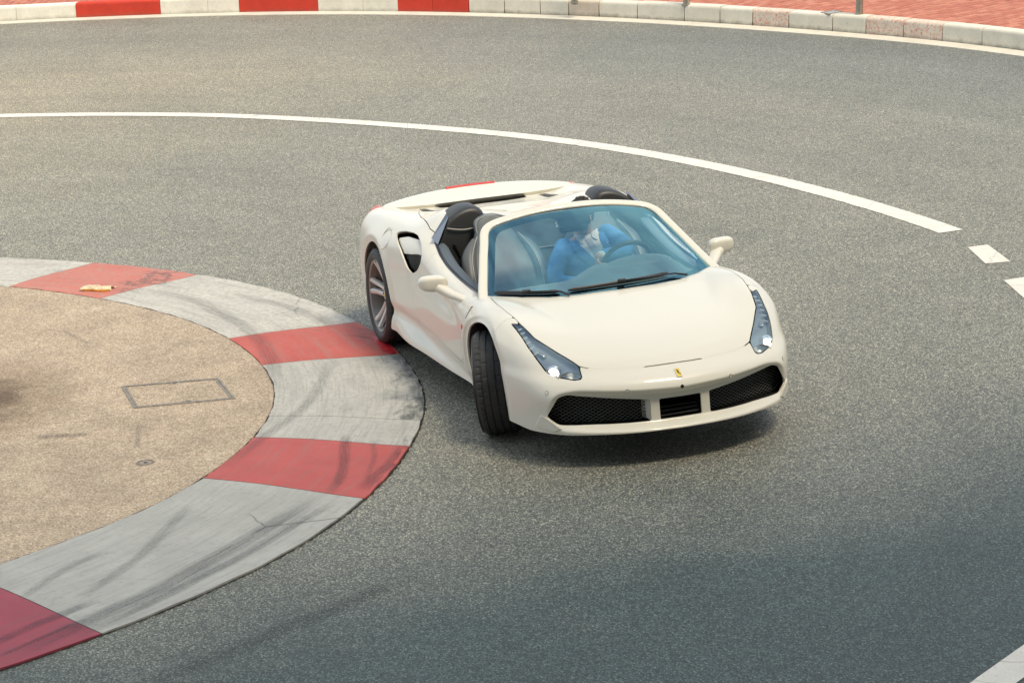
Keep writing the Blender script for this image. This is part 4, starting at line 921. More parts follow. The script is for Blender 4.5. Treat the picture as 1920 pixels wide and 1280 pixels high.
part('mirror_stalk', tube([(-.90, 0, 1.125), (-.92, 0, 1.10), (-.93, 0, 1.075)], .012), M['black_satin'], im)
for sd in (1, -1):
    mr = empty('wing_mirror', (0, 0, 0)); mr.parent = car
    # arm
    arm = smooth_path([(-.640, .815, .728), (-.690, .862, .748), (-.745, .902, .760), (-.80, .940, .782), (-.83, .965, .80)], 14)
    R_ = []
    p, t, s, u = frames(arm)
    for i in range(len(arm)):
        k = i/13; R_.append(p[i]+np.outer(supell(.046-.010*math.sin(k*3.14), 1, 2.4, 18)[:, 0], s[i])+np.outer(supell(1, .020+.012*k, 2.4, 18)[:, 1], u[i]))
    part('mirror_arm', loft(R_), PAINT, mr, flip_y=sd < 0)
    R_ = []
    for k in np.linspace(0, 1, 15):                              # housing lofted outwards, domed front, flat back
        y = .900+.198*k; w = math.sqrt(max(.001, 1-abs(2*k-1)**4.2)); q = supell(1, 1, 3.6, 28)
        zz = q[:, 1]*.060*w*(1-.22*k)+.818+.012*k; xx = np.where(q[:, 0] > 0, q[:, 0]*.052*w, q[:, 0]*.030*w)-.845-.035*k
        R_.append(np.c_[xx, np.full(28, y), zz])
    part('mirror_housing', loft(R_), PAINT, mr, flip_y=sd < 0)
    V, F = ell((-.880, 1.0, .822), (.006, .085, .050), rotz(R(10)), 24, 12, .8); part('mirror_glass', (V, F), M['mirror'], mr, flip_y=sd < 0)
    part('mirror_seam', sweep([(-.845-.035*k+.048*math.sqrt(max(.02, 1-abs(2*k-1)**4.2)), .903+.192*k, .816+.0*k) for k in np.linspace(.05, .95, 12)], ngon(.0022, 6)), M['groove'], mr, flip_y=sd < 0)
# ------------------------------------------------------------------ wheels
def tyre_vf(w, Ro, Ri, n=264):
    h = w/2
    pr = [(Ri-.004, -h+.03), (Ri+.004, -h+.012), (Ri+.03, -h-.003), (Ri+.055, -h-.004), (Ro-.022, -h+.004), (Ro-.008, -h+.016)]
    ys = [-h+.026]; g = [(-.62, .02), (-.22, .022), (.22, .022), (.62, .02)]
    for c_, gw in g:
        c_ = c_*h*.9; ys += [c_-gw/4-.0012, c_-gw/4, c_+gw/4, c_+gw/4+.0012]
    ys.append(h-.026); dep = [0]+[0, 1, 1, 0]*4+[0]
    # fill between grooves so that cross grooves have vertices
    tr = []
    for i in range(len(ys)):
        tr.append((ys[i], dep[i]))
        if i+1 < len(ys) and dep[i] == 0 and dep[i+1] == 0 and ys[i+1]-ys[i] > .012:
            for q in np.linspace(ys[i], ys[i+1], 4)[1:-1]: tr.append((q, 0))
    prof = pr+[(Ro-.0025*(abs(y)/h)**2*2-(.0065 if d else 0), y) for y, d in tr]+[(r, -y) for r, y in pr[::-1]]
    k0, k1 = len(pr), len(pr)+len(tr); V = []
    for i in range(n):
        a = 2*np.pi*i/n; ring = []
        for j, (r, y) in enumerate(prof):
            if k0-1 <= j <= k1:
                sh = abs(y) > .60*h
                if sh and i % 6 == 0: r -= .005
                elif not sh and abs(y) > .24*h and (i+3) % 12 == 0: r -= .003
            ring.append((r*math.cos(a), y, r*math.sin(a)))
        V.append(ring)
    V = np.array(V).reshape(-1, 3); k = len(prof); F = []
    for i in range(n):
        for j in range(k-1):
            a, b = i*k+j, ((i+1) % n)*k+j; F.append((a, b, b+1, a+1))
    return V, F
def make_wheel(w, Ro):
    o = empty('wheel', (0, 0, 0)); o.parent = car; h = w/2; Ri = .256
    part('tyre', tyre_vf(w, Ro, Ri), M['rubber'], o, angle=40)
    rim = part('rim', revolve([(Ri-.002, -h+.03), (Ri-.02, -h+.03), (Ri-.03, -h+.06), (Ri-.035, .0), (Ri-.022, h-.045), (Ri-.012, h-.014), (Ri+.002, h-.006), (Ri+.006, h-.010), (Ri+.004, h-.03)], 72), M['rim_barrel'], o, angle=40)
    hub = h-.075
    for k in range(5):
        a0 = 2*np.pi*k/5+np.pi/2+.04
        for e in (-1, 1):
            rr = np.linspace(.030, Ri-.010, 12); R_ = []
            for r in rr:
                q = (r-.03)/(Ri-.04); a = a0+e*(.30*(1-q)**1.5+.055+.125*q**1.6); y = hub+(h-.012-hub)*(q**1.7)
                wd = .0235*(1-.18*math.sin(q*3.1)); d = .022+.014*(1-q)
                er = np.array([math.cos(a), 0, math.sin(a)]); et = np.array([-math.sin(a), 0, math.cos(a)])
                R_.append([er*r+et*wd*1.0+[0, y-d, 0], er*r+et*wd*.75+[0, y-.004, 0], er*r+et*wd*.2*-e+[0, y+.002, 0], er*r-et*wd*.75+[0, y-.004, 0], er*r-et*wd+[0, y-d, 0]])
            part('spoke', loft(R_), M['rim'], o, angle=30)
    cap = part('hub_cap', revolve([(.001, hub+.016), (.028, hub+.014), (.034, hub+.006), (.060, hub-.004), (.064, hub-.03)], 32), M['rim'], o)
    part('hub_badge', revolve([(.001, hub+.0185), (.012, hub+.0178), (.014, hub+.015)], 24), M['badge_yellow'], o)
    for a in np.arange(5)*2*np.pi/5+.3: part('wheel_bolt', ell((.045*math.cos(a), hub+.006, .045*math.sin(a)), (.009, .012, .009), None, 8, 6), M['chrome_dark'], o)
    part('brake_disc', revolve([(.07, -.02), (.07, .012), (.095, .016), (.188, .016), (.192, .0), (.188, -.02)], 64), M['disc'], o)
    ca = [ (.205*math.cos(a), .0, .205*math.sin(a)) for a in np.linspace(-.45, .45, 8)]
    part('caliper', sweep(ca, supell(.045, .028, 3.5, 12), up=np.array([[math.cos(a), 0, math.sin(a)] for a in np.linspace(-.45, .45, 8)])), M['caliper'], o)
    return o
def dup(o, parent):
    c_ = o.copy(); COL.objects.link(c_); c_.parent = parent
    for ch in o.children: dup(ch, c_)
    return c_
STEER = -R(21)
wf = make_wheel(.238, .330); wr = make_wheel(.305, .345)
wf2 = dup(wf, car); wr2 = dup(wr, car)
wf.location = (-.075, .828, .330); wf.rotation_euler = (R(1), 0, STEER)
wf2.location = (-.085, -.822, .332); wf2.rotation_euler = (R(-4), 0, math.pi+STEER)
wr.location = (-2.65, .812, .345); wr.rotation_euler = (R(1.5), R(40), 0)
wr2.location = (-2.65, -.812, .345); wr2.rotation_euler = (R(1.5), R(14), math.pi)
# ------------------------------------------------------------------ wheel wells, floor
for cx, r in ((0, .425), (-2.65, .42)):
    for sd in (1, -1):
        a = np.linspace(-R(20), R(200), 30); ri = [[(cx+r*math.cos(t), y, .345+r*math.sin(t)) for t in a] for y in (.50, .86)]
        cap = [[(cx+.001*math.cos(t), .50, .345+.001*math.sin(t)) for t in a]]+[ri[0]]
        part('wheel_well', merge([loft(ri, caps=False, closed=False), loft(cap, caps=False, closed=False)]), M['dark'], car, flip_y=sd < 0)
fl = [(.98, .30), (.80, .62), (.62, .70), (.44, .72), (.42, .50), (-.42, .50), (-.44, .84), (-2.2, .90), (-2.22, .50), (-3.08, .50), (-3.1, .78), (-3.38, .55)]
fl = fl+[(x, -y) for x, y in fl[::-1]]
part('floor_pan', loft([[(x, y, .213) for x, y in fl], [(x, y, .225) for x, y in fl]]), M['under'], car, smooth=False, angle=None)
# ------------------------------------------------------------------ cabin
lea, leg_ = M['leather'], M['leather_grey']
part('cabin_floor', box((-1.1, 0, .27), (1.5, 1.44, .03)), lea, car, smooth=False)
part('centre_tunnel', box((-1.05, 0, .40), (1.3, .22, .26), bev=.05), lea, car)
bk = part('rear_bulkhead', box((-1.715, 0, .63), (.05, 1.46, .70), bev=.01), leg_, car)
part('stitch_line', tube([(-1.686, y, .775) for y in np.linspace(-.27, .27, 12)], .003), M['stitch'], bk)
part('footwell_wall', box((-.45, 0, .5), (.04, 1.4, .55)), lea, car, smooth=False)
def dash_z(x, y):
    hump = .072*sst((y+.20)/.26)*(1-sst((y-.52)/.14))*sst((-.28-x)/.22)
    return .792-.03*sst((x+.2)/.2)*0-.014*sst((-.5-x)/.12)+hump-.02*(abs(y)/.7)**4
R_ = []
for y in np.linspace(-.745, .745, 61):
    k = min(1., abs(y)/.76)*60; i = min(59, int(k)); xc = np.interp(abs(y), BASE[:, 1], BASE[:, 0])-.02
    xr = -.63-.05*sst((y+.1)/.2)*(1-sst((y-.55)/.1)); xs = np.linspace(xc, xr, 14); ring = [(x, y, dash_z(x, y)) for x in xs]
    ring += [(xr-.012, y, dash_z(xr, y)-.012), (xr-.010, y, dash_z(xr, y)-.04), (xr+.06, y, .62), (xr+.10, y, .45)]
    R_.append(ring)
da = part('dashboard', loft(R_, caps=False, closed=False), leg_, car, angle=None)
pa = sweep([(-.60+.0*abs(y), y, dash_z(-.60, y)+.001) for y in np.linspace(-.70, -.2, 14)], ngon(.0025, 6)); part('stitch_line', pa, M['stitch'], da)
part('dash_groove', sweep([(np.interp(abs(y), BASE[:, 1], BASE[:, 0])-.12, y, dash_z(np.interp(abs(y), BASE[:, 1], BASE[:, 0])-.12, y)) for y in np.linspace(-.62, .62, 40)], ngon(.010, 8, .4)), M['black'], da)
V, F = ell((-.60, .335, .815), (.13, .235, .075), None, 28, 14, .85); part('instrument_hood', (V, F), leg_, da)
part('instrument_panel', box((-.70, .335, .80), (.02, .33, .10), roty(R(-15)), bev=.02), M['gloss_black'], da)
sw = empty('steering_wheel', (-.865, .335, .782)); sw.parent = car; sw.rotation_euler = (R(0), R(24), 0)
V, F = revolve([(.172+.0165*math.cos(a), .0165*math.sin(a)) for a in np.linspace(0, 2*np.pi, 13)], 48)
V = V[:, [1, 0, 2]]; part('wheel_rim', (V, F), lea, sw)
V, F = ell((.03, 0, 0), (.035, .065, .06), None, 18, 10, .8); part('wheel_hub', (V, F), lea, sw)
for a in (R(10), R(170), R(-65), R(-115)): part('wheel_spoke', sweep([(.02-.02*k, .05*math.cos(a)+.12*k*math.cos(a), .05*math.sin(a)+.12*k*math.sin(a)) for k in np.linspace(0, 1, 5)], supell(.016, .006, 3, 10), up=(1, 0, 0)), M['black_satin'], sw)
def seat(yc):
    o = empty('seat', (0, yc, 0)); o.parent = car
    R_ = []
    for k in np.linspace(0, 1, 18):                              # backrest
        z = .38+.58*k; x = -1.20-.36*k+.05*math.sin(k*3.1); w = np.interp(k, [0, .2, .5, .75, .9, 1], [.235, .245, .25, .225, .165, .13]); d = np.interp(k, [0, .5, .9, 1], [.085, .07, .055, .04])
        q = supell(d, w, 3.2, 28); R_.append(np.c_[x+q[:, 0]+.03*(np.abs(q[:, 1])/w)**3*(1-k)*1.4, q[:, 1], z+.25*q[:, 0]])
    part('backrest', loft(R_), M['seat_leather'], o)
    for e in (-1, 1):
        pts = smooth_path([(-1.10, e*.20, .42), (-1.20, e*.235, .55), (-1.30, e*.245, .70), (-1.42, e*.215, .84), (-1.50, e*.155, .93)], 14)
        part('side_bolster', tube(pts, .052, 14, scale=[.5, .8]+[1]*9+[.85, .6, .3]), M['seat_leather'], o)
        part('piping', tube(pts+[.045, -e*.012, .028], .0032, 6), M['stitch'], o)
    R_ = []
    for k in np.linspace(0, 1, 12):
        z = .93+.135*k; w = .125*math.sqrt(max(.05, 1-(max(0, k-.55)/.47)**2.4)); q = supell(.045*(1-.2*k), w, 3, 24); R_.append(np.c_[-1.565-.055*k+q[:, 0], q[:, 1], z+0*q[:, 0]])
    hr = part('headrest', loft(R_), leg_, o)
    part('piping', tube([(-1.565-.055*k+.040*(1-.2*k), .118*math.sqrt(max(.05, 1-(max(0, k-.55)/.47)**2.4))*e, .93+.135*k) for e, ks in ((-1, np.linspace(0, 1, 10)), (1, np.linspace(1, 0, 10))) for k in ks], .003, 6), M['stitch'], hr)
    R_ = []
    for k in np.linspace(0, 1, 10):
        x = -.72-.5*k; w = .225+.01*math.sin(k*3); q = supell(w, .065, 3.2, 24); R_.append(np.c_[np.full(24, x), q[:, 0], .41+.03*(1-k)+q[:, 1]+.035*(np.abs(q[:, 0])/w)**4])
    part('cushion', loft(R_), M['seat_leather'], o); return o
s1 = seat(-.375)
s2 = dup(s1, car); s2.location = (0, .335, 0)
for sd in (1, -1):
    dc = part('door_card', loft([[(x, .765-.015*(z < .6), z) for x in np.linspace(-.45, -1.66, 12)] for z in (.28, .5, .62, .74)], caps=False, closed=False), lea, car, flip_y=sd < 0)
    cp = [(x, y, z) for x, y, z in zip(np.linspace(-.47, -1.62, 24), np.interp(np.linspace(-.47, -1.62, 24), [-1.62, -1.3, -.58, -.47], [.735, .742, .735, .715]), surf_xy(np.linspace(-.47, -1.62, 24), .785)-.018)]
    part('door_cap', sweep(cp, supell(.042, .022, 3, 14), scale=[.6]+[1]*22+[.8]), M['leather_sky'], dc, flip_y=sd < 0)
    qx = np.linspace(-.46, -1.62, 40); qy = np.interp(qx, [-1.62, -1.47, -1.3, -1.0, -.58, -.46], [.765, .777, .780, .776, .768, .748]); sl = np.c_[qx, qy, surf_xy(qx, qy+.012)+.004]
    part('window_seal', sweep(sl, ngon(.011, 8, .7)), M['gloss_black'], car, flip_y=sd < 0)
    part('quarter_light', loft([[(-.46, .745, .792), (-.475, .745, .800), (-.60, .715, .862), (-.60, .722, .792)], [(-.46, .752, .792), (-.475, .752, .800), (-.60, .722, .862), (-.60, .729, .792)]]), M['gloss_black'], car, flip_y=sd < 0)
    # fairing pod behind the seat
    out2 = [(.385, .66), (.385, .95), (.388, 1.03), (.400, 1.075), (.428, 1.104), (.475, 1.116), (.545, 1.106), (.615, 1.074), (.68, 1.022), (.745, .955), (.775, .905), (.765, .80), (.76, .66)]
    o2 = smooth_path(out2, 44); cen = np.array([.57, .86]); R_ = []
    for x, sc in ((-1.625, .86), (-1.628, .93), (-1.640, .975), (-1.665, 1.0), (-1.75, 1.0), (-1.83, .99), (-1.86, .965)):
        q = cen+(o2-cen)*sc; R_.append(np.c_[x-.22*(q[:, 1]-.86)*(q[:, 1] > .86)-.0, q[:, 0], q[:, 1]])
    pod = part('roll_hoop_fairing', loft(R_), lea, car, flip_y=sd < 0, angle=50)
    sea = [(-1.612-.22*(z-.86), y, z) for y, z in zip(np.linspace(.402, .672, 16), 1.0-.022*np.sin(np.linspace(0, 3.14, 16))+np.linspace(0, .0, 16))]
    part('fairing_seam', tube(sea, .0045, 6), M['stitch'], pod, flip_y=sd < 0)
    part('belt_slot', box((-1.630, .60, .80), (.03, .016, .20), rotx(R(-22)), bev=.004), M['black'], pod, flip_y=sd < 0)
    part('seat_belt', loft([[(-1.60, .560, .80), (-1.60, .610, .79), (-1.605, .610, .79), (-1.605, .560, .80)], [(-1.55, .50, .52), (-1.55, .555, .51), (-1.555, .555, .51), (-1.555, .50, .52)]]), M['black'], car, flip_y=sd < 0)
    st_ = [(-1.735, .648, 1.074), (-1.690, .640, 1.066), (-1.585, .757, .905), (-1.630, .787, .945)]
    nn = np.array([.35, .62, .70]); part('rear_quarter_glass', loft([np.array(st_)-nn*.006, np.array(st_)+nn*.008]), M['mirror_dark'], car, flip_y=sd < 0, angle=20)
# ------------------------------------------------------------------ driver
SKIN = simple('skin', (.52, .30, .21), .5, var=.08, vscale=30); HAIR = simple('dark_hair', (.035, .028, .024), .7, bump=.8, bscale=160)
SUIT = simple('blue_suit_cloth', (.075, .25, .53), .8, bump=.9, bscale=17, var=.14, vscale=10); _b = [n_ for n_ in SUIT.node_tree.nodes if n_.type == 'BUMP'][0]; _b.inputs['Distance'].default_value = .012
SUITD = simple('blue_suit_seam', (.03, .13, .40), .8)
SHIRT = simple('white_shirt_cloth', (.74, .74, .73), .7, bump=.25, bscale=60); TIE = simple('pale_tie', (.50, .54, .58), .6, var=.1, vscale=60); TROUS = simple('navy_trousers', (.02, .05, .16), .8)
def vnorm(v): v = np.asarray(v, float); return v/np.linalg.norm(v)
def remesh(name, vfs, vox, mat, parent=None, smooth_it=3):
    V, Fc = merge(vfs); o = mesh_np(name, V, Fc, mat, parent); bm = bmesh.new(); bm.from_mesh(o.data); bmesh.ops.remove_doubles(bm, verts=bm.verts, dist=1e-6); bmesh.ops.recalc_face_normals(bm, faces=bm.faces); bm.to_mesh(o.data); bm.free()
    m = o.modifiers.new('remesh', 'REMESH'); m.mode = 'VOXEL'; m.voxel_size = vox; m.use_smooth_shade = True
    s = o.modifiers.new('smooth', 'SMOOTH'); s.iterations = smooth_it; s.factor = .5
    dg = bpy.context.evaluated_depsgraph_get(); me = bpy.data.meshes.new_from_object(o.evaluated_get(dg)); o.modifiers.clear(); old = o.data; o.data = me; bpy.data.meshes.remove(old)
    me.polygons.foreach_set('use_smooth', [True]*len(me.polygons)); return o
def limb(pts, rad, k=16):
    pts = np.asarray(pts, float); n = 16; p = smooth_path(pts, n) if len(pts) > 2 else np.linspace(pts[0], pts[-1], n)
    d = np.r_[0, np.cumsum(np.linalg.norm(np.diff(pts, axis=0), axis=1))]; r = np.interp(np.linspace(0, d[-1], n), d, rad)
    return merge([tube(p, 1., k, scale=r), ell(p[0], (r[0],)*3, None, 14, 8), ell(p[-1], (r[-1],)*3, None, 14, 8)])
# spine of the torso, leaning towards the middle of the car
SP = smooth_path([(-1.10, .335, .44), (-1.19, .30, .58), (-1.28, .245, .74), (-1.325, .205, .86), (-1.325, .195, .935)], 30)
LAT = [vnorm((0, 1, .02+.16*k)) for k in np.linspace(0, 1, 30)]
HW = np.interp(np.linspace(0, 1, 30), [0, .25, .55, .78, .88, .95, 1], [.190, .180, .208, .215, .195, .110, .070]); DP = np.interp(np.linspace(0, 1, 30), [0, .3, .6, .8, .9, 1], [.125, .118, .125, .105, .085, .060])
SPT = np.gradient(SP, axis=0)
def tsec(i, phi, off=0.): f_ = vnorm(np.cross(LAT[i], SPT[i])); return SP[i]+LAT[i]*(HW[i]+off)*np.cos(phi)+f_*(DP[i]+off)*np.sin(phi)
def tfront(v, w, off=0.):
    """point on the chest: v up the torso (0..1), w sideways in metres (towards +y)"""
    q = v*29; i = min(28, int(q)); k = q-i; o = []
    for j in (i, i+1):
        phi = np.arccos(np.clip(w/HW[j], -.98, .98)); o.append(tsec(j, phi, off))
    return o[0]*(1-k)+o[1]*k
def torso(off, i0=0, i1=30):
    return loft([[tsec(i, a, off) for a in np.linspace(0, 2*np.pi, 32, endpoint=False)] for i in range(i0, i1)])
ShR, ShL = np.array([-1.335, .020, .835]), np.array([-1.335, .390, .895])
ElR, ElL = np.array([-1.13, -.070, .665]), np.array([-1.03, .385, .838])
WC = np.array([-.865, .335, .782]); WU = np.array([math.sin(R(24)), 0, math.cos(R(24))]); WN = np.array([-math.cos(R(24)), 0, math.sin(R(24))])
def rimpt(a): return WC+.172*(math.cos(a)*np.array([0, 1, 0])+math.sin(a)*WU)
def hand(a, flip):
    e = math.cos(a)*np.array([0, 1, 0])+math.sin(a)*WU; t = (-math.sin(a)*np.array([0, 1, 0])+math.cos(a)*WU)*flip; n = WN; c_ = rimpt(a); o = []
    fr = np.stack([t, e, n], 1); o.append(ell(c_+e*.012+n*.036, (.043, .036, .017), fr, 18, 10, .85))
    for k in range(4):
        L = (.90, 1.0, .96, .78)[k]; b = c_+t*(k-1.5)*.0205; w = .0035*(k % 2)
        p = [b+e*.030+n*.034, b+e*(.037*L)+n*.012, b+e*(.034*L)-n*(.014+w), b+e*.014-n*(.027+w), b-e*.008*L-n*.022]
        o.append(limb(p, [.0100, .0098, .0092, .0086, .0076], 10))
    p = [c_+t*.030+n*.036-e*.006, c_+t*.048+n*.030-e*.020, c_+t*.064+n*.016-e*.022, c_+t*.074+n*.004-e*.016]; o.append(limb(p, [.013, .0115, .0105, .0085], 10))
    return o, c_+e*.016+n*.050-t*.035
aL, aR = R(176), R(232)
hL, wrL = hand(aL, 1); hR, wrR = hand(aR, -1)
NECK = SP[-1]; HC = np.array([-1.268, .168, 1.055])
hx = vnorm((.90, -.16, -.30)); hy = vnorm(np.cross((0, .12, 1), hx)); hz_ = np.cross(hx, hy); HF = np.stack([hx, hy, hz_], 1)
def hp(x, y, z): return HC+HF @ np.array([x, y, z])
def he(c_, r_): return ell(hp(*c_), r_, HF, 22, 14)
headparts = [he((-.008, 0, .022), (.096, .076, .092)), he((.022, 0, -.035), (.068, .062, .075)), he((.045, 0, -.082), (.040, .036, .030)), he((.080, 0, .018), (.020, .055, .014)), he((.072, .030, -.028), (.020, .020, .018)), he((.072, -.030, -.028), (.020, .020, .018)),
 limb([hp(.088, 0, .012), hp(.103, 0, -.020), hp(.108, 0, -.034)], [.008, .011, .013], 10), he((.098, .012, -.036), (.010, .008, .007)), he((.098, -.012, -.036), (.010, .008, .007)), he((.084, 0, -.056), (.012, .024, .006)), he((.083, 0, -.066), (.012, .021, .006)),
 he((-.005, .078, -.012), (.018, .010, .032)), he((-.005, -.078, -.012), (.018, .010, .032)), limb([NECK-[0, 0, .06], NECK+[.005, 0, .02], hp(-.010, 0, -.05)], [.062, .055, .053])]
hipL, hipR = np.array([-1.10, .43, .45]), np.array([-1.10, .25, .45]); knL, knR = np.array([-.73, .47, .56]), np.array([-.73, .22, .55]); ftL, ftR = np.array([-.52, .45, .36]), np.array([-.50, .26, .36])
def legs(o): return [limb([hipL, knL], [.085+o, .06+o]), limb([knL, ftL], [.058+o, .042+o]), limb([hipR, knR], [.085+o, .06+o]), limb([knR, ftR], [.058+o, .042+o])]
driver = remesh('person', headparts+[torso(-.022)]+legs(0)+[limb([ShR+[0, .03, -.01], ElR, wrR], [.040, .034, .027]), limb([ShL+[0, -.03, -.01], ElL, wrL], [.040, .034, .027])]+hL+hR, .0042, SKIN)
tag(driver, 'driver in a bright blue suit and white shirt gripping the steering wheel', 'person')
cuffR, cuffL = wrR+(ElR-wrR)*.20, wrL+(ElL-wrL)*.20
jk = remesh('jacket', [torso(.006, 0, 28), limb([ShR+[0, .03, 0], ElR, cuffR], [.064, .056, .044]), limb([ShL+[0, -.03, 0], ElL, cuffL], [.064, .056, .044])], .006, SUIT, driver, 3)
for wr_, cu in ((wrR, cuffR), (wrL, cuffL)): part('shirt_cuff', limb([cu+(wr_-cu)*.05, cu+(wr_-cu)*.45], [.040, .037]), SHIRT, driver)
remesh('trousers', legs(.012)+[torso(.008, 0, 5)], .008, TROUS, driver)
for ft in (ftL, ftR): part('shoe', ell(ft+[.06, 0, -.03], (.13, .045, .045), roty(R(-20))), M['gloss_black'], driver)
def chest_patch(name, wl, wr_, v0, v1, off, mat, parent, nv=22, nw=9, th=.006):
    g_ = [[tfront(v, wl(v)+(wr_(v)-wl(v))*k, off) for k in np.linspace(0, 1, nw)] for v in np.linspace(v0, v1, nv)]
    V = np.array(g_).reshape(-1, 3); c_ = SP[np.clip((np.repeat(np.linspace(v0, v1, nv), nw)*29).astype(int), 0, 29)]; B = V+(c_-V)/np.linalg.norm(c_-V, axis=1)[:, None]*th; n_ = len(V)
    Fc = []
    for i in range(nv-1):
        for j in range(nw-1): q = (i*nw+j, i*nw+j+1, (i+1)*nw+j+1, (i+1)*nw+j); Fc += [q, tuple(x+n_ for x in q[::-1])]
    rim = [j for j in range(nw)]+[i*nw+nw-1 for i in range(1, nv)]+[(nv-1)*nw+j for j in range(nw-2, -1, -1)]+[i*nw for i in range(nv-2, 0, -1)]
    for a_, b_ in zip(rim, rim[1:]+rim[:1]): Fc.append((b_, a_, a_+n_, b_+n_))
    return part(name, (np.concatenate([V, B]), Fc), mat, parent, angle=40)
sw_ = lambda v: np.interp(v, [.30, .55, .80, .93, 1.0], [.030, .046, .066, .074, .062])
sh = chest_patch('shirt', lambda v: -sw_(v), lambda v: sw_(v)*.92, .28, .985, .014, SHIRT, driver)
chest_patch('tie', lambda v: -np.interp(v, [.28, .5, .86, .90, .94], [.030, .028, .016, .022, .019]), lambda v: np.interp(v, [.28, .5, .86, .90, .94], [.030, .028, .016, .022, .019]), .28, .945, .021, TIE, driver, nw=5)
for e in (-1, 1):
    chest_patch('lapel', lambda v: e*(sw_(v)-.004), lambda v: e*(sw_(v)+np.interp(v, [.30, .40, .72, .76, .80, .95], [.004, .028, .062, .042, .052, .030])), .30, .95, .019, SUIT, driver, nw=5, th=.008)
    chest_patch('shirt_collar', lambda v: e*np.interp(v, [.90, .95, 1.], [.040, .018, .020]), lambda v: e*np.interp(v, [.90, .95, 1.], [.050, .064, .064]), .895, 1.0, .024, SHIRT, driver, nv=6, nw=5)
chest_patch('pocket_square', lambda v: .112, lambda v: .150, .60, .645, .017, SHIRT, driver, nv=3, nw=4)
chest_patch('lapel_pin', lambda v: .088, lambda v: .104, .765, .775, .024, M['chrome'], driver, nv=2, nw=3)
V, Fc = he((-.012, 0, .030), (.102, .084, .097)); r2 = np.random.default_rng(3); V = V+r2.normal(0, .0035, V.shape)
V2 = (V-HC) @ HF; keep = np.where((V2[:, 0] > .062+.25*(V2[:, 2]-.06)) | (V2[:, 2] < -.035-.35*V2[:, 0]), 0, 1)
V = HC+(HF @ np.where(keep[:, None] == 1, V2, V2*[.88, .86, .90]).T).T
part('hair', (V, Fc), HAIR, driver, angle=None)
for e in (-1, 1):
    part('eye', he((.079, e*.030, .003), (.012, .0125, .0095)), M['white_plastic'], driver); part('iris', he((.0895, e*.030, .003), (.003, .0055, .0055)), M['gloss_black'], driver)
    part('eyebrow', limb([hp(.092, e*.014, .020), hp(.092, e*.030, .026), hp(.080, e*.046, .021)], [.0035, .0042, .003], 8), HAIR, driver)
# ------------------------------------------------------------------ small things on the island and the pavement
STEEL = simple('worn_steel', (.30, .265, .22), .5, metal=.5, var=.35, vscale=30); CAST = simple('cast_iron', (.22, .19, .15), .6, metal=.3, var=.4, vscale=40)
FILL = island_mat()
q = np.array([(-2.322, -2.890), (-2.178, -2.235), (-1.600, -2.229), (-1.722, -2.898)]); cc = q.mean(0)
ac = empty('access_cover', (cc[0], cc[1], ISL_Z), 'rectangular steel framed access cover set in the beige island paving', 'access cover')
def shrink(p, d):
    o = []
    for i in range(4):
        a, b, c_ = p[i-1], p[i], p[(i+1) % 4]; u, v = vnorm(a-b), vnorm(c_-b); o.append(b+(u+v)*d/max(.3, abs(u[0]*v[1]-u[1]*v[0])))
    return np.array(o)
def ring2(p, d0, d1, z0, z1):
    a, b = shrink(p, d0)-cc, shrink(p, d1)-cc
    return loft([[(*x, z0) for x in a], [(*x, z1) for x in a], [(*x, z1) for x in b], [(*x, z0) for x in b]], caps=False)
for i in range(4):
    for nm, d0, d1, h in (('outer_frame_bar', 0, .014, .005), ('inner_frame_bar', .020, .033, .004)):
        a, b = shrink(q, d0)-cc, shrink(q, d1)-cc; j = (i+1) % 4
        part(nm, loft([[(*a[i], -.003), (*a[j], -.003), (*b[j], -.003), (*b[i], -.003)], [(*a[i], h), (*a[j], h), (*b[j], h), (*b[i], h)]]), STEEL, ac, smooth=False)
b = shrink(q, .033)-cc; part('infill_panel', loft([[(*x, -.003) for x in b], [(*x, .0015) for x in b]]), FILL, ac, smooth=False)
for i, t in ((1, .5), (3, .55)):
    a, c_ = shrink(q, .03)[i]-cc, shrink(q, .03)[(i+1) % 4]-cc
for (i, j, t) in ((0, 1, .55), (2, 3, .45)):
    a, c_ = shrink(q, .040)[i]-cc, shrink(q, .040)[j]-cc; m_ = a+(c_-a)*t; ang = math.atan2(*(c_-a)[::-1])
    lp = part('lifting_slot', box((m_[0], m_[1], .002), (.085, .028, .008), rotz(ang), bev=.003), STEEL, ac)
    part('slot_hole', box((m_[0], m_[1], .0055), (.035, .012, .003), rotz(ang)), M['black'], lp, smooth=False)
dr = empty('floor_drain', (-.44, -3.035, ISL_Z), 'small round iron drain cap sunk in the beige island paving', 'drain')
V, F_ = revolve([(.038, .001), (.042, .004), (.056, .004), (.062, -.002)], 28); part('drain_ring', (V[:, [0, 2, 1]], F_), CAST, dr)
V, F_ = revolve([(.0005, .001), (.018, .0015), (.034, -.001), (.037, -.004)], 24); part('drain_cap', (V[:, [0, 2, 1]], F_), STEEL, dr)
V, F_ = revolve([(.0005, .004), (.010, .004), (.012, .0)], 12); part('cap_screw', (V[:, [0, 2, 1]], F_), M['black'], dr)
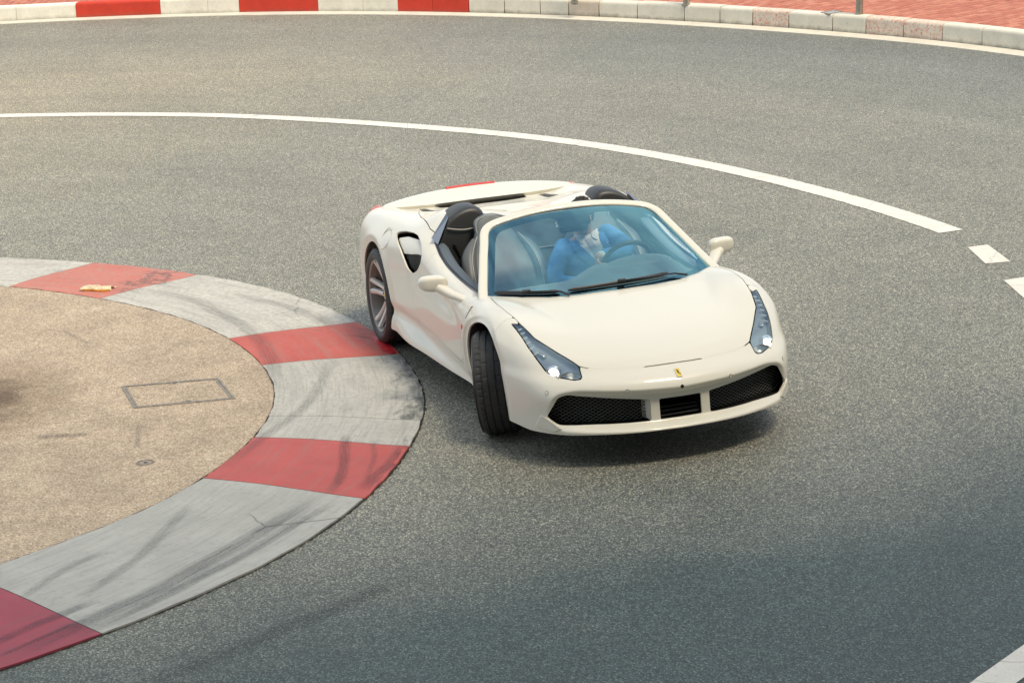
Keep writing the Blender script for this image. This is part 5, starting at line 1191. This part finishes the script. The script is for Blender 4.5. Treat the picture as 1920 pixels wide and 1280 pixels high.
# crumpled paper
PAP = simple('stained_paper', (.66, .55, .37), .8, var=.25, vscale=26); PAPI = simple('paper_orange_side', (.62, .30, .05), .7, var=.3, vscale=30)
r3 = np.random.default_rng(11); nu, nv = 22, 10; L_, W_ = .27, .15; V = []
for i in range(nu):
    for j in range(nv):
        u, v = i/(nu-1), j/(nv-1); x = (u-.5)*L_+.012*math.sin(v*5+u*3); w = (.62+.38*math.sin(u*2.9+.3)); y = (v-.5)*W_*w
        z = .004+.030*math.sin(min(1, v*1.25)*3.0)*(.55+.45*math.sin(u*3.1))+.006*math.sin(u*17+v*9)+r3.normal(0, .0018)
        V.append((x, y+(.02*math.sin(u*6)), max(.0015, z)))
Fp = [(i*nv+j, (i+1)*nv+j, (i+1)*nv+j+1, i*nv+j+1) for i in range(nu-1) for j in range(nv-1)]
lit = empty('crumpled_paper', (-5.36, -2.60, ground_z(-5.36, -2.60)+.002), 'crumpled stained paper wrapper lying on the far red kerb segment', 'litter'); lit.rotation_euler = (0, 0, R(64))
o = part('paper_sheet', (V, Fp), PAP, lit, angle=25); sm = o.modifiers.new('thickness', 'SOLIDIFY'); sm.thickness = .0012
ed = [(x, y-.004, max(.006, z*.65)) for x, y, z in [V[i*nv] for i in range(2, nu-1)]]; part('folded_edge', sweep(ed, supell(.006, .010, 2.5, 8), scale=[.3]+[1]*(len(ed)-2)+[.3]), PAPI, lit)
# bollards stand true to gravity: the road falls towards the camera's right
UPV = np.array([0, 0, 1.])-_r*_r[2]; UPV /= np.linalg.norm(UPV)
BOL = simple('brushed_steel_post', (.42, .40, .35), .35, metal=.85, var=.1, vscale=12)
proto = None
for (x, y), lb in zip([(-13.749, 7.696), (-16.004, 6.364), (-17.28, 5.316)], ['grey steel bollard on the brick pavement beside the small drain cover', 'grey steel bollard on the brick pavement, middle one of the three', 'grey steel bollard on the brick pavement, leftmost of the three']):
    if proto is None:
        b0 = empty('bollard', (0, 0, 0)); part('post', tube([UPV*h for h in (-.03, .3, .6, .92)], .043, 20), BOL, b0); V, F_ = ell(UPV*.92, (.043, .043, .018), None, 18, 8); part('post_cap', (V, F_), BOL, b0)
        V, F_ = revolve([(.044, .006), (.052, .006), (.058, .0)], 24); part('base_ring', (V[:, [0, 2, 1]], F_), CAST, b0); proto = b0
    else: b0 = dup(proto, None)
    b0.location = (x, y, .209); tag(b0, lb, 'bollard', 'steel bollards along the outer kerb')
q = np.array([(-14.20, 7.392), (-14.255, 7.590), (-14.06, 7.625), (-14.00, 7.420)]); c2 = q.mean(0)
hc = empty('valve_cover', (c2[0], c2[1], .208), 'small square grey valve cover let into the red brick pavement', 'valve cover')
part('cover_frame', loft([[(*(p_-c2), -.01) for p_ in q], [(*(p_-c2), .006) for p_ in q], [(*((p_-c2)*.86), .006) for p_ in q], [(*((p_-c2)*.86), -.002) for p_ in q]], caps=False), STEEL, hc, smooth=False)
pl = part('cover_plate', loft([[(*((p_-c2)*.85), -.01) for p_ in q], [(*((p_-c2)*.85), .004) for p_ in q]]), simple('grey_stone_plate', (.36, .36, .34), .7, var=.3, vscale=40), hc, smooth=False)
# ------------------------------------------------------------------ out-of-view hotel added to shade the near lane; also seen in reflections
hotel = empty('shade_hotel', (17.6, 8, 0), 'unseen pale hotel block with balconies, added to shade the near side of the bend', 'building')
HW_ = simple('shade_hotel_render', (.36, .34, .30), .85, var=.08, vscale=.8); HG = simple('shade_hotel_glass', (.03, .04, .05), .08); HB = simple('shade_hotel_slab_white', (.55, .53, .48), .7)
def hpart(name, vf, mat): o = part(name, vf, mat, hotel, smooth=False, angle=None); return o
hpart('shade_hotel_wall', box((4.3, 0, 17.0), (8, 72, 34.0)), HW_)
hpart('shade_hotel_roof', box((4.2, 0, 34.25), (8.8, 73, .5)), HB)
for k in range(9): hpart('shade_hotel_balcony', merge([box((-.35, 0, 4.9+3.25*k), (1.6, 70, .22)), box((-1.10, 0, 5.45+3.25*k), (.10, 70, .90))]), HB)
w0 = None
for k in range(9):
    for y in range(-16, 17):
        if w0 is None: w0 = hpart('shade_hotel_window', box((.28, y*2.1, 6.2+3.25*k), (.12, 1.3, 2.2)), HG); base_ = np.array([0, y*2.1, 3.25*k])
        else: c_ = w0.copy(); COL.objects.link(c_); c_.parent = hotel; c_.location = (0, y*2.1-base_[1], 3.25*k)
